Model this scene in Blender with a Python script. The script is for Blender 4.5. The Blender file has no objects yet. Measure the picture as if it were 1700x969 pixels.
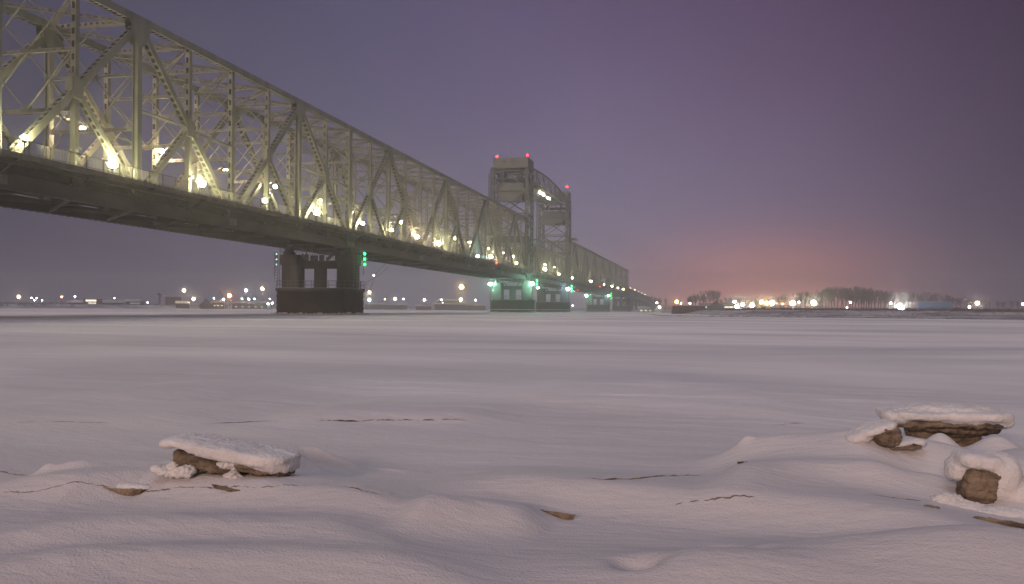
import bpy, math, random
import numpy as np
from mathutils import Vector, Matrix
random.seed(7); rng = np.random.default_rng(11)
S = bpy.context.scene
COL = S.collection
PI = math.pi

# ------------------------------------------------------------------ camera
YAW, ROLL, FPX, CX, CY, CZ = 0.21954, 0.00797, 1443.46, 850.0, 513.0, 1.0
cam_d = bpy.data.cameras.new('camera'); cam = bpy.data.objects.new('camera', cam_d); COL.objects.link(cam)
cam.location = (0, 0, CZ)
cam.matrix_world = Matrix.Translation((0, 0, CZ)) @ Matrix.Rotation(YAW, 4, 'Z') @ Matrix.Rotation(PI/2, 4, 'X') @ Matrix.Rotation(ROLL, 4, 'Z')
cam_d.sensor_width = 36; cam_d.lens = FPX/1700*36
cam_d.shift_y = (CY-484.5)/1700
cam_d.clip_start = .05; cam_d.clip_end = 20000
S.camera = cam

# ------------------------------------------------------------------ world: low cloud lit by the city
W = bpy.data.worlds.new('World'); S.world = W; W.use_nodes = True
nt = W.node_tree; nt.nodes.clear()
N = nt.nodes.new; L = nt.links.new
out = N('ShaderNodeOutputWorld'); bg = N('ShaderNodeBackground'); tc = N('ShaderNodeTexCoord')
L(bg.outputs[0], out.inputs[0]); bg.inputs['Strength'].default_value = 1.0
def dirv(px, py):
    u, v = (px-CX)/FPX, (py-CY)/FPX
    c, s = math.cos(ROLL), math.sin(ROLL); u, v = u*c+v*s, -u*s+v*c
    c, s = math.cos(YAW), math.sin(YAW)
    return Vector((u*c-s, u*s+c, -v)).normalized()
# lobes: centre direction, sharpness, vertical squash, colour
#@SKY
LOBES = [
 (dirv(1265, 514), 110, 2.3, (0.999, 0.253, 0.030)),      # orange glow low over the far town
 (dirv(1230, 400), 26, 1.0, (.048, .014, .026)),            # pink veil above it
 (dirv(1255, 490), 22, 1.2, (0.0000, 0.0000, 0.0001)),
 (dirv(1080, 500), 18, 1.3, (0.1196, 0.1323, 0.1691)),
 (dirv(950, 500), 6, 1.6, (0.0000, 0.0000, 0.0267)),
 (dirv(520, 80), 7, 1, (0.0574, 0.0555, 0.1055)),
 (dirv(1150, 60), 14, 1, (0.0247, 0.0000, 0.0202)),
 (Vector((0, 0, 1)), 8, 1.0, (1.050, 1.060, 1.300)),
 (Vector((.3, -1, .25)).normalized(), 3.0, 1.0, (.36, .24, .17)),
]
BASE = (0.0000, 0.0000, 0.0000)
#@END
acc = None
for g, k, sq, colr in LOBES:
    m = N('ShaderNodeVectorMath'); m.operation = 'MULTIPLY'; L(tc.outputs['Generated'], m.inputs[0]); m.inputs[1].default_value = (1, 1, sq)
    n = N('ShaderNodeVectorMath'); n.operation = 'NORMALIZE'; L(m.outputs[0], n.inputs[0])
    gg = Vector((g.x, g.y, g.z*sq)).normalized()
    d = N('ShaderNodeVectorMath'); d.operation = 'DOT_PRODUCT'; L(n.outputs[0], d.inputs[0]); d.inputs[1].default_value = gg
    a = N('ShaderNodeMath'); a.operation = 'SUBTRACT'; L(d.outputs['Value'], a.inputs[0]); a.inputs[1].default_value = 1
    b = N('ShaderNodeMath'); b.operation = 'MULTIPLY'; L(a.outputs[0], b.inputs[0]); b.inputs[1].default_value = k
    e = N('ShaderNodeMath'); e.operation = 'EXPONENT'; L(b.outputs[0], e.inputs[0])
    v = N('ShaderNodeVectorMath'); v.operation = 'SCALE'; v.inputs[0].default_value = colr; L(e.outputs[0], v.inputs['Scale'])
    if acc is None: acc = v
    else:
        s = N('ShaderNodeVectorMath'); s.operation = 'ADD'; L(acc.outputs[0], s.inputs[0]); L(v.outputs[0], s.inputs[1]); acc = s
s = N('ShaderNodeVectorMath'); s.operation = 'ADD'; L(acc.outputs[0], s.inputs[0]); s.inputs[1].default_value = BASE; acc = s
nz = N('ShaderNodeTexNoise'); nz.inputs['Scale'].default_value = 2.2; nz.inputs['Detail'].default_value = 3; L(tc.outputs['Generated'], nz.inputs['Vector'])
mr = N('ShaderNodeMapRange'); L(nz.outputs['Fac'], mr.inputs[0]); mr.inputs[1].default_value = .3; mr.inputs[2].default_value = .7; mr.inputs[3].default_value = .90; mr.inputs[4].default_value = 1.10
v = N('ShaderNodeVectorMath'); v.operation = 'SCALE'; L(acc.outputs[0], v.inputs[0]); L(mr.outputs[0], v.inputs['Scale'])
L(v.outputs[0], bg.inputs['Color'])

# the glow of the town behind the photographer, low and very soft
sun_d = bpy.data.lights.new('town_glow', 'SUN'); sun = bpy.data.objects.new('town_glow', sun_d); COL.objects.link(sun)
sun_d.energy = 1.75; sun_d.angle = math.radians(10); sun_d.color = (1.0, .70, .59)
az = math.radians(-104); el = math.radians(14)
dv = Vector((math.cos(az)*math.cos(el), math.sin(az)*math.cos(el), math.sin(el)))   # towards the glow
sun.rotation_euler = dv.to_track_quat('Z', 'Y').to_euler()

S.view_settings.view_transform = 'Standard'; S.view_settings.look = 'None'
S.view_settings.exposure = 0; S.view_settings.gamma = 1; S.view_settings.use_curve_mapping = False
S.render.engine = 'CYCLES'
cy = S.cycles
cy.use_denoising = True; cy.max_bounces = 4; cy.diffuse_bounces = 2; cy.glossy_bounces = 2; cy.volume_bounces = 1
cy.transparent_max_bounces = 8; cy.sample_clamp_indirect = 3; cy.use_light_tree = True; cy.sample_clamp_direct = 0

def at(px, py, dist):
    """world point seen at a photograph pixel, at a horizontal distance from the camera foot"""
    d = dirv(px, py); k = dist/math.hypot(d.x, d.y)
    return Vector((d.x*k, d.y*k, CZ+d.z*k))
def onice(px, py, z=0.0):
    d = dirv(px, py); k = (z-CZ)/d.z
    return Vector((d.x*k, d.y*k, z))

# ------------------------------------------------------------------ materials
def principled(name):
    m = bpy.data.materials.new(name); m.use_nodes = True
    return m, m.node_tree, m.node_tree.nodes['Principled BSDF']
def mat(name, c1, c2=None, rough=.7, scale=2.0, detail=6, bump=0.0, bscale=None, metal=0.0, stretch=(1, 1, 1), lo=.35, hi=.65):
    m, t, p = principled(name)
    p.inputs['Roughness'].default_value = rough; p.inputs['Metallic'].default_value = metal
    p.inputs['Base Color'].default_value = (*c1, 1)
    tcn = t.nodes.new('ShaderNodeTexCoord'); mp = t.nodes.new('ShaderNodeMapping'); mp.inputs['Scale'].default_value = stretch
    t.links.new(tcn.outputs['Object'], mp.inputs[0])
    if c2:
        n = t.nodes.new('ShaderNodeTexNoise'); n.inputs['Scale'].default_value = scale; n.inputs['Detail'].default_value = detail
        t.links.new(mp.outputs[0], n.inputs['Vector'])
        r = t.nodes.new('ShaderNodeValToRGB'); r.color_ramp.elements[0].position = lo; r.color_ramp.elements[1].position = hi
        r.color_ramp.elements[0].color = (*c1, 1); r.color_ramp.elements[1].color = (*c2, 1)
        t.links.new(n.outputs['Fac'], r.inputs[0]); t.links.new(r.outputs[0], p.inputs['Base Color'])
    if bump:
        n2 = t.nodes.new('ShaderNodeTexNoise'); n2.inputs['Scale'].default_value = bscale or scale*4; n2.inputs['Detail'].default_value = 5
        t.links.new(mp.outputs[0], n2.inputs['Vector'])
        b = t.nodes.new('ShaderNodeBump'); b.inputs['Strength'].default_value = 1; b.inputs['Distance'].default_value = bump
        t.links.new(n2.outputs['Fac'], b.inputs['Height']); t.links.new(b.outputs[0], p.inputs['Normal'])
    return m
M = {}
M['steel'] = mat('painted_steel', (.125, .130, .124), (.195, .20, .190), .6, .9, 8, stretch=(1, 1, .35))
M['steel_dark'] = mat('darker_steel', (.040, .036, .032), (.075, .068, .060), .75, .8, 8)  # darker steel tone, mostly for parts under the deck
M['tower_steel'] = mat('grey_tower_steel', (.060, .072, .069), (.092, .106, .102), .7, .5, 6)
M['sheet'] = mat('grey_sheet_metal', (.070, .086, .084), (.10, .118, .115), .6, .3, 5, stretch=(1, 1, .3))
M['hollow_shade'] = mat('hollow_shade_paint', (.022, .016, .013), (.032, .024, .02), .9, 3)  # shade inside the hollow members, painted as a near-black colour
M['chord'] = mat('dark_painted_steel', (.050, .049, .045), (.088, .085, .078), .65, .9, 8, stretch=(1, .35, 1))  # darker paint tone for bottom chords, brackets and edge stringers
M['rail'] = mat('railing_paint', (.10, .095, .09), (.16, .15, .14), .6, 3)
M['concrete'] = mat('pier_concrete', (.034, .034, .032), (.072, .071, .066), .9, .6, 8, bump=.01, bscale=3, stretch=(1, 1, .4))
M['deck'] = mat('deck_concrete', (.095, .094, .088), (.15, .147, .138), .85, 1.0, 8)
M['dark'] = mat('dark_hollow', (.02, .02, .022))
M['glass'] = mat('dark_glass', (.03, .035, .04), rough=.65)
M['wood'] = mat('dark_timber', (.05, .043, .035), (.09, .08, .065), .9, 2)
M['house'] = mat('dark_plank_wall', (.05, .047, .045), (.085, .08, .075), .9, 1)
M['housepale'] = mat('pale_wall', (.30, .30, .30), (.38, .38, .37), .9, 1)
M['blue'] = mat('blue_sheeting', (.045, .09, .17), (.06, .115, .21), .7, .6, stretch=(6, 1, .2))
M['bark'] = mat('frosted_bark', (.10, .097, .095), (.20, .195, .19), .95, 3)
M['reed'] = mat('frosted_brush', (.09, .085, .08), (.16, .15, .145), .95, 3)

def masonry():
    m, t, p = principled('pier_masonry'); p.inputs['Roughness'].default_value = .95
    tcn = t.nodes.new('ShaderNodeTexCoord'); sx = t.nodes.new('ShaderNodeSeparateXYZ'); t.links.new(tcn.outputs['Object'], sx.inputs[0])
    ad = t.nodes.new('ShaderNodeMath'); ad.operation = 'ADD'; t.links.new(sx.outputs[0], ad.inputs[0]); t.links.new(sx.outputs[1], ad.inputs[1])
    cb = t.nodes.new('ShaderNodeCombineXYZ'); t.links.new(ad.outputs[0], cb.inputs[0]); t.links.new(sx.outputs[2], cb.inputs[1])
    br = t.nodes.new('ShaderNodeTexBrick'); t.links.new(cb.outputs[0], br.inputs['Vector'])
    br.inputs['Scale'].default_value = 1; br.inputs['Brick Width'].default_value = .95; br.inputs['Row Height'].default_value = .36
    br.inputs['Mortar Size'].default_value = .035; br.inputs['Mortar Smooth'].default_value = .6
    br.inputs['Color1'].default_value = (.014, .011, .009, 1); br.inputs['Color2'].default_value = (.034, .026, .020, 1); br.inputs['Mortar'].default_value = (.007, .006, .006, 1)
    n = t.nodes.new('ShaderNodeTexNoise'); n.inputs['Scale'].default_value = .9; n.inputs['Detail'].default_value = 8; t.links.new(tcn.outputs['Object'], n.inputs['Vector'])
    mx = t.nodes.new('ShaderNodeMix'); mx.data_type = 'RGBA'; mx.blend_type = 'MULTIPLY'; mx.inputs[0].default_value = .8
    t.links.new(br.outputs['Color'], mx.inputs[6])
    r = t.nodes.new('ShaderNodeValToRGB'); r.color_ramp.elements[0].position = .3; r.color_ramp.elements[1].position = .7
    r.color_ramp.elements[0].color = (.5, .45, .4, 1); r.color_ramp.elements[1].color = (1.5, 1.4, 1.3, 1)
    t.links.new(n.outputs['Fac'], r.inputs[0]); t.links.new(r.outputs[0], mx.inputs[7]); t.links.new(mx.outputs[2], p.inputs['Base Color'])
    b = t.nodes.new('ShaderNodeBump'); b.inputs['Distance'].default_value = .06; b.invert = True
    t.links.new(br.outputs['Fac'], b.inputs['Height']); t.links.new(b.outputs[0], p.inputs['Normal'])
    return m
M['masonry'] = masonry()

def snow_mat(name, slope_ice=True, far=False):
    m, t, p = principled(name)
    nd, ln = t.nodes.new, t.links.new
    p.inputs['Roughness'].default_value = .65
    p.inputs['Specular IOR Level'].default_value = .25
    tcn = nd('ShaderNodeTexCoord')
    # wind-packed streaks: long along the river, a little greyer where the ice is blown bare
    mp = nd('ShaderNodeMapping'); mp.inputs['Scale'].default_value = (.028, .085, .1); mp.inputs['Rotation'].default_value = (0, 0, .42); ln(tcn.outputs['Object'], mp.inputs[0])
    n1 = nd('ShaderNodeTexNoise'); n1.inputs['Scale'].default_value = 1; n1.inputs['Detail'].default_value = 9; n1.inputs['Roughness'].default_value = .62; n1.inputs['Distortion'].default_value = .8; ln(mp.outputs[0], n1.inputs['Vector'])
    r1 = nd('ShaderNodeValToRGB'); e = r1.color_ramp.elements
    e[0].position = .36; e[0].color = (.54, .53, .56, 1); e[1].position = .60; e[1].color = (.84, .83, .82, 1)
    ln(n1.outputs['Fac'], r1.inputs[0])
    # fine grain
    n2 = nd('ShaderNodeTexNoise'); n2.inputs['Scale'].default_value = 90; n2.inputs['Detail'].default_value = 3; ln(tcn.outputs['Object'], n2.inputs['Vector'])
    n3 = nd('ShaderNodeTexNoise'); n3.inputs['Scale'].default_value = 14; n3.inputs['Detail'].default_value = 6
    mp3 = nd('ShaderNodeMapping'); mp3.inputs['Scale'].default_value = (.5, 1.6, 1); mp3.inputs['Rotation'].default_value = (0, 0, .35); ln(tcn.outputs['Object'], mp3.inputs[0]); ln(mp3.outputs[0], n3.inputs['Vector'])
    col = r1.outputs[0]
    # dimmer light towards the camera put into the snow colour, in ragged patches
    sy = nd('ShaderNodeSeparateXYZ'); ln(tcn.outputs['Object'], sy.inputs[0])
    mps = nd('ShaderNodeMapping'); mps.inputs['Scale'].default_value = (.5, 1.5, 1); ln(tcn.outputs['Object'], mps.inputs[0])
    ns = nd('ShaderNodeTexNoise'); ns.inputs['Scale'].default_value = .8; ns.inputs['Detail'].default_value = 6; ln(mps.outputs[0], ns.inputs['Vector'])
    ms = nd('ShaderNodeMath'); ms.operation = 'MULTIPLY_ADD'; ln(ns.outputs['Fac'], ms.inputs[0]); ms.inputs[1].default_value = 6; ln(sy.outputs[1], ms.inputs[2])
    rs = nd('ShaderNodeMapRange'); rs.interpolation_type = 'SMOOTHSTEP'; ln(ms.outputs[0], rs.inputs[0]); rs.inputs[1].default_value = 4.0; rs.inputs[2].default_value = 15; rs.inputs[3].default_value = .85; rs.inputs[4].default_value = 0
    mxs = nd('ShaderNodeMix'); mxs.data_type = 'RGBA'; ln(rs.outputs[0], mxs.inputs[0]); ln(col, mxs.inputs[6]); mxs.inputs[7].default_value = (.52, .49, .50, 1); col = mxs.outputs[2]
    if slope_ice:
        g = nd('ShaderNodeNewGeometry'); sx = nd('ShaderNodeSeparateXYZ'); ln(g.outputs['True Normal'], sx.inputs[0])
        ad = nd('ShaderNodeMath'); ad.operation = 'MULTIPLY_ADD'; ln(n3.outputs['Fac'], ad.inputs[0]); ad.inputs[1].default_value = .25; ln(sx.outputs[2], ad.inputs[2])
        rr = nd('ShaderNodeMapRange'); ln(ad.outputs[0], rr.inputs[0]); rr.inputs[1].default_value = .52; rr.inputs[2].default_value = .66; rr.inputs[3].default_value = 1; rr.inputs[4].default_value = 0
        mx = nd('ShaderNodeMix'); mx.data_type = 'RGBA'; ln(rr.outputs[0], mx.inputs[0]); ln(col, mx.inputs[6]); mx.inputs[7].default_value = (.16, .105, .06, 1); col = mx.outputs[2]
    ln(col, p.inputs['Base Color'])
    b = nd('ShaderNodeBump'); b.inputs['Distance'].default_value = .005; ln(n2.outputs['Fac'], b.inputs['Height'])
    b2 = nd('ShaderNodeBump'); b2.inputs['Distance'].default_value = .009; ln(n3.outputs['Fac'], b2.inputs['Height']); ln(b.outputs[0], b2.inputs['Normal'])
    # far drifts
    mp4 = nd('ShaderNodeMapping'); mp4.inputs['Scale'].default_value = (.15, .45, 1); mp4.inputs['Rotation'].default_value = (0, 0, .3); ln(tcn.outputs['Object'], mp4.inputs[0])
    n4 = nd('ShaderNodeTexNoise'); n4.inputs['Scale'].default_value = 1; n4.inputs['Detail'].default_value = 6; ln(mp4.outputs[0], n4.inputs['Vector'])
    b3 = nd('ShaderNodeBump'); b3.inputs['Distance'].default_value = .02; ln(n4.outputs['Fac'], b3.inputs['Height']); ln(b2.outputs[0], b3.inputs['Normal'])
    ln(b3.outputs[0], p.inputs['Normal'])
    return m
M['snow'] = snow_mat('wind_packed_snow')
def cap_mat(name, c1, c2):
    return mat(name, c1, c2, .75, 6, 6, bump=.008, bscale=60)
M['snowcap'] = cap_mat('soft_snow', (.60, .585, .59), (.70, .685, .68))
M['ice'] = mat('silty_river_ice', (.075, .053, .033), (.27, .205, .14), .55, 9, 8, bump=.02, bscale=22, stretch=(1, 1, 2.6))
M['bank_snow'] = mat('bank_snow', (.15, .15, .165), (.42, .42, .44), .9, .12, 8, bump=.1, bscale=.8, stretch=(1, 1, 3), lo=.38, hi=.55)

def emis(name, c, s):
    m = bpy.data.materials.new(name); m.use_nodes = True; t = m.node_tree; t.nodes.clear()
    e = t.nodes.new('ShaderNodeEmission'); o = t.nodes.new('ShaderNodeOutputMaterial')
    e.inputs[0].default_value = (*c, 1); e.inputs[1].default_value = s; t.links.new(e.outputs[0], o.inputs[0]); return m

# ------------------------------------------------------------------ mesh builder
class MB:
    def __init__(s): s.v = []; s.f = []; s.m = []
    def quads(s, vs, fs, mi=0):
        o = len(s.v); s.v += [tuple(x) for x in vs]; s.f += [tuple(i+o for i in f) for f in fs]; s.m += [mi]*len(fs)
    def box(s, c, sz, mi=0, a=None, b=None, n=None):
        """box centre c, size sz along axes a,b,n"""
        a = a or Vector((1, 0, 0)); b = b or Vector((0, 1, 0)); n = n or Vector((0, 0, 1))
        c = Vector(c); a = a*(sz[0]/2); b = b*(sz[1]/2); n = n*(sz[2]/2)
        vs = [c-a-b-n, c+a-b-n, c+a+b-n, c-a+b-n, c-a-b+n, c+a-b+n, c+a+b+n, c-a+b+n]
        s.quads(vs, [(0, 3, 2, 1), (4, 5, 6, 7), (0, 1, 5, 4), (1, 2, 6, 5), (2, 3, 7, 6), (3, 0, 4, 7)], mi)
    def bb(s, x0, x1, y0, y1, z0, z1, mi=0):
        s.box(((x0+x1)/2, (y0+y1)/2, (z0+z1)/2), (abs(x1-x0), abs(y1-y0), abs(z1-z0)), mi)
    def beam(s, A, B, w, h, lat=None, mi=0, ext=0):
        A = Vector(A); B = Vector(B); d = B-A; l = d.length; d.normalize(); lat = frame(d, lat); n = d.cross(lat)
        s.box((A+B)/2, (l+2*ext, w, h), mi, d, lat, n)
    def tube(s, pts, r, k=8, mi=0, r1=None, cap=True):
        pts = [Vector(p) for p in pts]; base = len(s.v); m = len(pts)
        for i, p in enumerate(pts):
            d = (pts[min(i+1, m-1)]-pts[max(i-1, 0)]).normalized(); u = frame(d, None); w = d.cross(u)
            rr = r if r1 is None else r+(r1-r)*i/(m-1)
            for j in range(k):
                t = 2*PI*j/k; s.v.append(tuple(p+u*rr*math.cos(t)+w*rr*math.sin(t)))
        for i in range(m-1):
            for j in range(k):
                a = base+i*k+j; b = base+i*k+(j+1) % k; s.f.append((a, b, b+k, a+k)); s.m.append(mi)
        if cap:
            s.f.append(tuple(base+j for j in range(k))[::-1]); s.m.append(mi)
            s.f.append(tuple(base+(m-1)*k+j for j in range(k))); s.m.append(mi)
    def prism(s, poly, z0, z1, mi=0):
        k = len(poly); o = len(s.v)
        s.v += [(x, y, z0) for x, y in poly]+[(x, y, z1) for x, y in poly]
        for j in range(k): s.f.append((o+j, o+(j+1) % k, o+k+(j+1) % k, o+k+j)); s.m.append(mi)
        s.f.append(tuple(o+j for j in range(k))[::-1]); s.f.append(tuple(o+k+j for j in range(k))); s.m += [mi, mi]
    def ball(s, c, r, mi=0, k=16, m=10, sz=1.0):
        o = len(s.v); c = Vector(c)
        for i in range(1, m):
            ph = PI*i/m
            for j in range(k):
                t = 2*PI*j/k; s.v.append((c.x+r*math.sin(ph)*math.cos(t), c.y+r*math.sin(ph)*math.sin(t), c.z+r*sz*math.cos(ph)))
        s.v.append((c.x, c.y, c.z+r*sz)); s.v.append((c.x, c.y, c.z-r*sz)); T = len(s.v)-2; Bt = T+1
        for i in range(m-2):
            for j in range(k):
                a = o+i*k+j; b = o+i*k+(j+1) % k; s.f.append((a, a+k, b+k, b)); s.m.append(mi)
        for j in range(k):
            s.f.append((T, o+j, o+(j+1) % k)); s.m.append(mi)
            a = o+(m-2)*k; s.f.append((Bt, a+(j+1) % k, a+j)); s.m.append(mi)
    def perf(s, A, B, wl, wn, lat, pitch=.9, duty=.45, rail=.16, solid_n=False, th=.035, holes='both', core=False):
        """built-up member: two solid webs (facing lat) joined by perforated cover plates on the +-n faces"""
        A = Vector(A); B = Vector(B); d = B-A; l = d.length; d.normalize(); lat = frame(d, lat); n = d.cross(lat)
        if n.z > 0 or (abs(n.z) < 1e-3 and n.y > 0): n = -n          # n points down, or towards the viewer side
        mid = (A+B)/2
        for sg in (-1, 1): s.box(mid+lat*sg*(wl/2-th/2), (l, th, wn), 0, d, lat, n)
        if core: s.box(mid, (l-.02, wl-2*th-.004, wn*.42), 1, d, lat, n)  # added core, near-black to put shade behind the plate holes
        for sg in (-1, 1):
            if holes == 'low' and sg < 0:
                s.box(mid+n*sg*(wn/2-th/2), (l, wl-2*th-.004, th), 0, d, lat, n); continue
            c0 = mid+n*sg*(wn/2-th/2-.003)
            for q in (-1, 1): s.box(c0+lat*q*(wl/2-th-rail/2-.002), (l, rail, th), 0, d, lat, n)
            k = max(1, int(round(l/pitch))); pt = l/k; bw = pt*(1-duty); iw = wl-2*th-2*rail-.008
            for i in range(k):
                s.box(c0+d*(-l/2+(i+.5)*pt), (bw, iw, th-.004), 0, d, lat, n)
    def build(s, name, mats, parent=None, smooth=False):
        me = bpy.data.meshes.new(name); me.from_pydata([tuple(x) for x in s.v], [], s.f); me.update()
        if not isinstance(mats, (list, tuple)): mats = [mats]
        for x in mats: me.materials.append(M[x] if isinstance(x, str) else x)
        if len(mats) > 1: me.polygons.foreach_set('material_index', s.m)
        if smooth: me.polygons.foreach_set('use_smooth', [True]*len(s.f))
        o = bpy.data.objects.new(name, me); COL.objects.link(o)
        if parent: o.parent = parent; o.matrix_parent_inverse = Matrix.Translation(-parent.location) if parent.type == 'EMPTY' else Matrix.Identity(4)
        return o
def frame(d, lat):
    if lat is None: lat = Vector((0, 0, 1)) if abs(d.z) < .9 else Vector((1, 0, 0))
    lat = Vector(lat); lat = lat-d*lat.dot(d)
    return lat.normalized()
def empty(name, loc, label=None, cat=None, group=None):
    o = bpy.data.objects.new(name, None); COL.objects.link(o); o.location = loc; o.empty_display_size = .3
    return tag(o, label, cat, group)
def tag(o, label=None, cat=None, group=None, kind=None):
    if label: o['label'] = label
    if cat: o['category'] = cat
    if group: o['group'] = group
    if kind: o['kind'] = kind
    return o
def part(name, m, par, fn, smooth=False, label=None):
    b = MB(); fn(b); o = b.build(name, m, par, smooth)
    if label: o['label'] = label
    return o
ORD = ['first', 'second', 'third', 'fourth', 'fifth', 'sixth', 'seventh', 'eighth', 'ninth', 'tenth', 'eleventh', 'twelfth', 'thirteenth', 'fourteenth', 'fifteenth', 'sixteenth', 'seventeenth', 'eighteenth', 'nineteenth', 'twentieth', 'twenty-first', 'twenty-second', 'twenty-third', 'twenty-fourth', 'twenty-fifth', 'twenty-sixth', 'twenty-seventh', 'twenty-eighth', 'twenty-ninth', 'thirtieth', 'thirty-first', 'thirty-second', 'thirty-third', 'thirty-fourth', 'thirty-fifth', 'thirty-sixth', 'thirty-seventh', 'thirty-eighth', 'thirty-ninth', 'fortieth']
X = Vector((1, 0, 0)); Yv = Vector((0, 1, 0)); Z = Vector((0, 0, 1))
XN, XF, XM = -52.15, -61.72, -56.93          # near truss, far truss, middle
ZT, ZB, ZD = 27.75, 11.0, 12.35              # top chord centre, bottom chord top, deck
XE, XE2 = -50.0, -63.9                       # deck edges
PN = 8.25
# ------------------------------------------------------------------ truss spans
def truss_span(y0, npan, label, lod=0, group='truss spans of the bridge', ztop=ZT, pn=PN, steel='steel', hang=False):
    y1 = y0+npan*pn
    R = empty('truss_span', (XM, (y0+y1)/2, 9.8), label, 'bridge span', group)
    P = lambda nm, fn, m=steel, sm=False: part(nm, m, R, fn, sm)
    yy = lambda i: y0+i*pn
    pit = (.62, .75, 1.1)[lod]; zb = 11.0
    zn = ztop-.35
    mid = (zb+zn)/2+.2
    for Xs in (XN, XF):
        def top(b):
            b.perf((Xs, y0+(pn if hang else 0), ztop), (Xs, y1-(pn if hang else 0), ztop), .72, .74, X, pit*1.0, .58, .10, holes='low')
        P('top_chord', top)
        def bot(b):
            b.perf((Xs, y0, 10.45), (Xs, y1, 10.45), .66, 1.15, X, 1.0, .35, .16, holes='low')
            for i in range(int(npan*pn/1.0)):
                b.box((Xs, y0+.5+i, 9.85), (.74, .3, .05))
        P('bottom_chord', bot, 'chord')
        # web: bottom nodes at 0,4,8.. ; top nodes at 2,6,10..
        for k in range(npan//4):
            a, t, c = 4*k, 4*k+2, 4*k+4
            for (s, e) in ((a, t), (c, t)):
                A = Vector((Xs, yy(s), zb+.2)); Bp = Vector((Xs, yy(t), zn))
                P('diagonal', lambda b: b.perf(A, Bp, .62, .62, X, pit*1.15, .62, .07, core=True), ['steel', 'hollow_shade'])
                Mi = (A+Bp)/2; lo = Vector((Xs, yy(t), zb+.2))
                P('sub_diagonal', lambda b: b.perf(Mi, lo, .50, .50, X, pit*1.15, .62, .06, core=True), ['steel', 'hollow_shade'])
                P('gusset_plate', lambda b: (b.box(Mi, (.68, 1.35, 1.7)),))
                if s == c and lod < 2:
                    P('strut', lambda b: (b.beam((Xs-.17, yy(t)+.3, Mi.z+.1), (Xs-.17, Mi.y, Mi.z+.1), .12, .2), b.beam((Xs+.17, yy(t)+.3, Mi.z+.1), (Xs+.17, Mi.y, Mi.z+.1), .12, .2)))
                    P('strut', lambda b: (b.beam((Xs-.17, Mi.y, Mi.z-.1), (Xs-.17, yy(c)-.3, Mi.z-.35), .12, .2), b.beam((Xs+.17, Mi.y, Mi.z-.1), (Xs+.17, yy(c)-.3, Mi.z-.35), .12, .2)))
                # post through the middle node: laced above, boxed below
                P('vertical_post', lambda b: (b.perf((Xs, Mi.y, Mi.z+.5), (Xs, Mi.y, zn), .5, .46, X, 1.15, .5, .08),
                                             b.box((Xs, Mi.y, (zb+Mi.z)/2), (.5, .46, Mi.z-zb)),
                                             b.box((Xs+.2, Mi.y, zb+3.3), (.62, .58, .22))))
            # main post under the top node: plain H-section
            def hp(b):
                for q in (-1, 1): b.box((Xs+q*.27, yy(t), (zb+zn)/2), (.05, .62, zn-zb))
                b.box((Xs, yy(t), (zb+zn)/2), (.48, .06, zn-zb-.1))
            P('main_post', hp)
            def gus(b):
                z = zn+.3
                for q in (-1, 1):
                    xx = Xs+q*.375
                    pts = [(yy(t)-1.5, z), (yy(t)+1.5, z), (yy(t)+1.25, z-1.3), (yy(t)+.5, z-2.3), (yy(t)-.5, z-2.3), (yy(t)-1.25, z-1.3)]
                    o = [(xx-.02, u, w) for u, w in pts]+[(xx+.02, u, w) for u, w in pts]
                    b.quads(o, [tuple(range(6)), tuple(range(11, 5, -1))]+[(j, j+6, (j+1) % 6+6, (j+1) % 6) for j in range(6)])
            P('gusset_plate', gus)
        for i in range(0, npan+1, 4):
            if (i == 0 or i == npan):
                P('end_post', lambda b: b.perf((Xs, yy(i)+(.3 if i == 0 else -.3), zb), (Xs, yy(i)+(.3 if i == 0 else -.3), zn), .6, .6, X, 1.0, .45, .12))
            else:
                P('vertical_post', lambda b: b.perf((Xs, yy(i), zb), (Xs, yy(i), zn), .5, .5, X, 1.15, .5, .08))
            P('gusset_plate', lambda b: b.box((Xs, yy(i) + (.6 if i == 0 else -.6 if i == npan else 0), 11.1), (.74, 1.4, 1.9)))
    # overhead bracing
    ps = (.62, .8, 1.4)[lod]
    for i in range(npan+1):
        y = yy(i)+(.3 if i == 0 else -.3 if i == npan else 0)
        P('top_strut', lambda b: b.perf((XN-.36, y, ztop-.1), (XF+.36, y, ztop-.1), .4, .5, Z, ps, .5, .05))
        def sway(b):
            z1, z2 = 17.6, 22.7
            if lod == 0:
                b.perf((XN-.25, y, z1), (XF+.25, y, z1), .34, .30, Z, .8, .35, .04)
                b.perf((XN-.25, y, z2), (XF+.25, y, z2), .30, .28, Z, .8, .35, .04)
            else:
                b.beam((XN-.25, y, z1), (XF+.25, y, z1), .3, .34); b.beam((XN-.25, y, z2), (XF+.25, y, z2), .26, .3)
            xm = XM
            for xa in (XN-.2, XF+.2):
                b.beam((xa, y-.03, z2), (xm, y-.03, z1+.1), .10, .14); b.beam((xa, y+.09, z1+.1), (xm, y+.09, z2), .10, .14)
                b.beam((xa, y-.03, ztop-.4), (xm, y-.03, z2+.1), .10, .14); b.beam((xa, y+.09, z2+.1), (xm, y+.09, ztop-.4), .10, .14)
                s = 1 if xa > xm else -1
                b.beam((xa, y, 15.9), (xa-s*1.6, y, z1), .12, .16)
            for zz in (z1+.1, z2): b.box((xm, y+.17, zz), (.9, .03, .8))
        P('sway_frame', sway)
    for i in range(npan):
        if lod < 2 or i % 2 == 0:
            for q, (xa, xb) in enumerate(((XN-.4, XF+.4), (XF+.4, XN-.4))):
                P('lateral_brace', lambda b: b.perf((xa, yy(i)+.3, ztop-.2-q*.1), (xb, yy(i+1)-.3, ztop-.2-q*.1), .34, .38, Z, ps, .5, .04))
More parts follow.
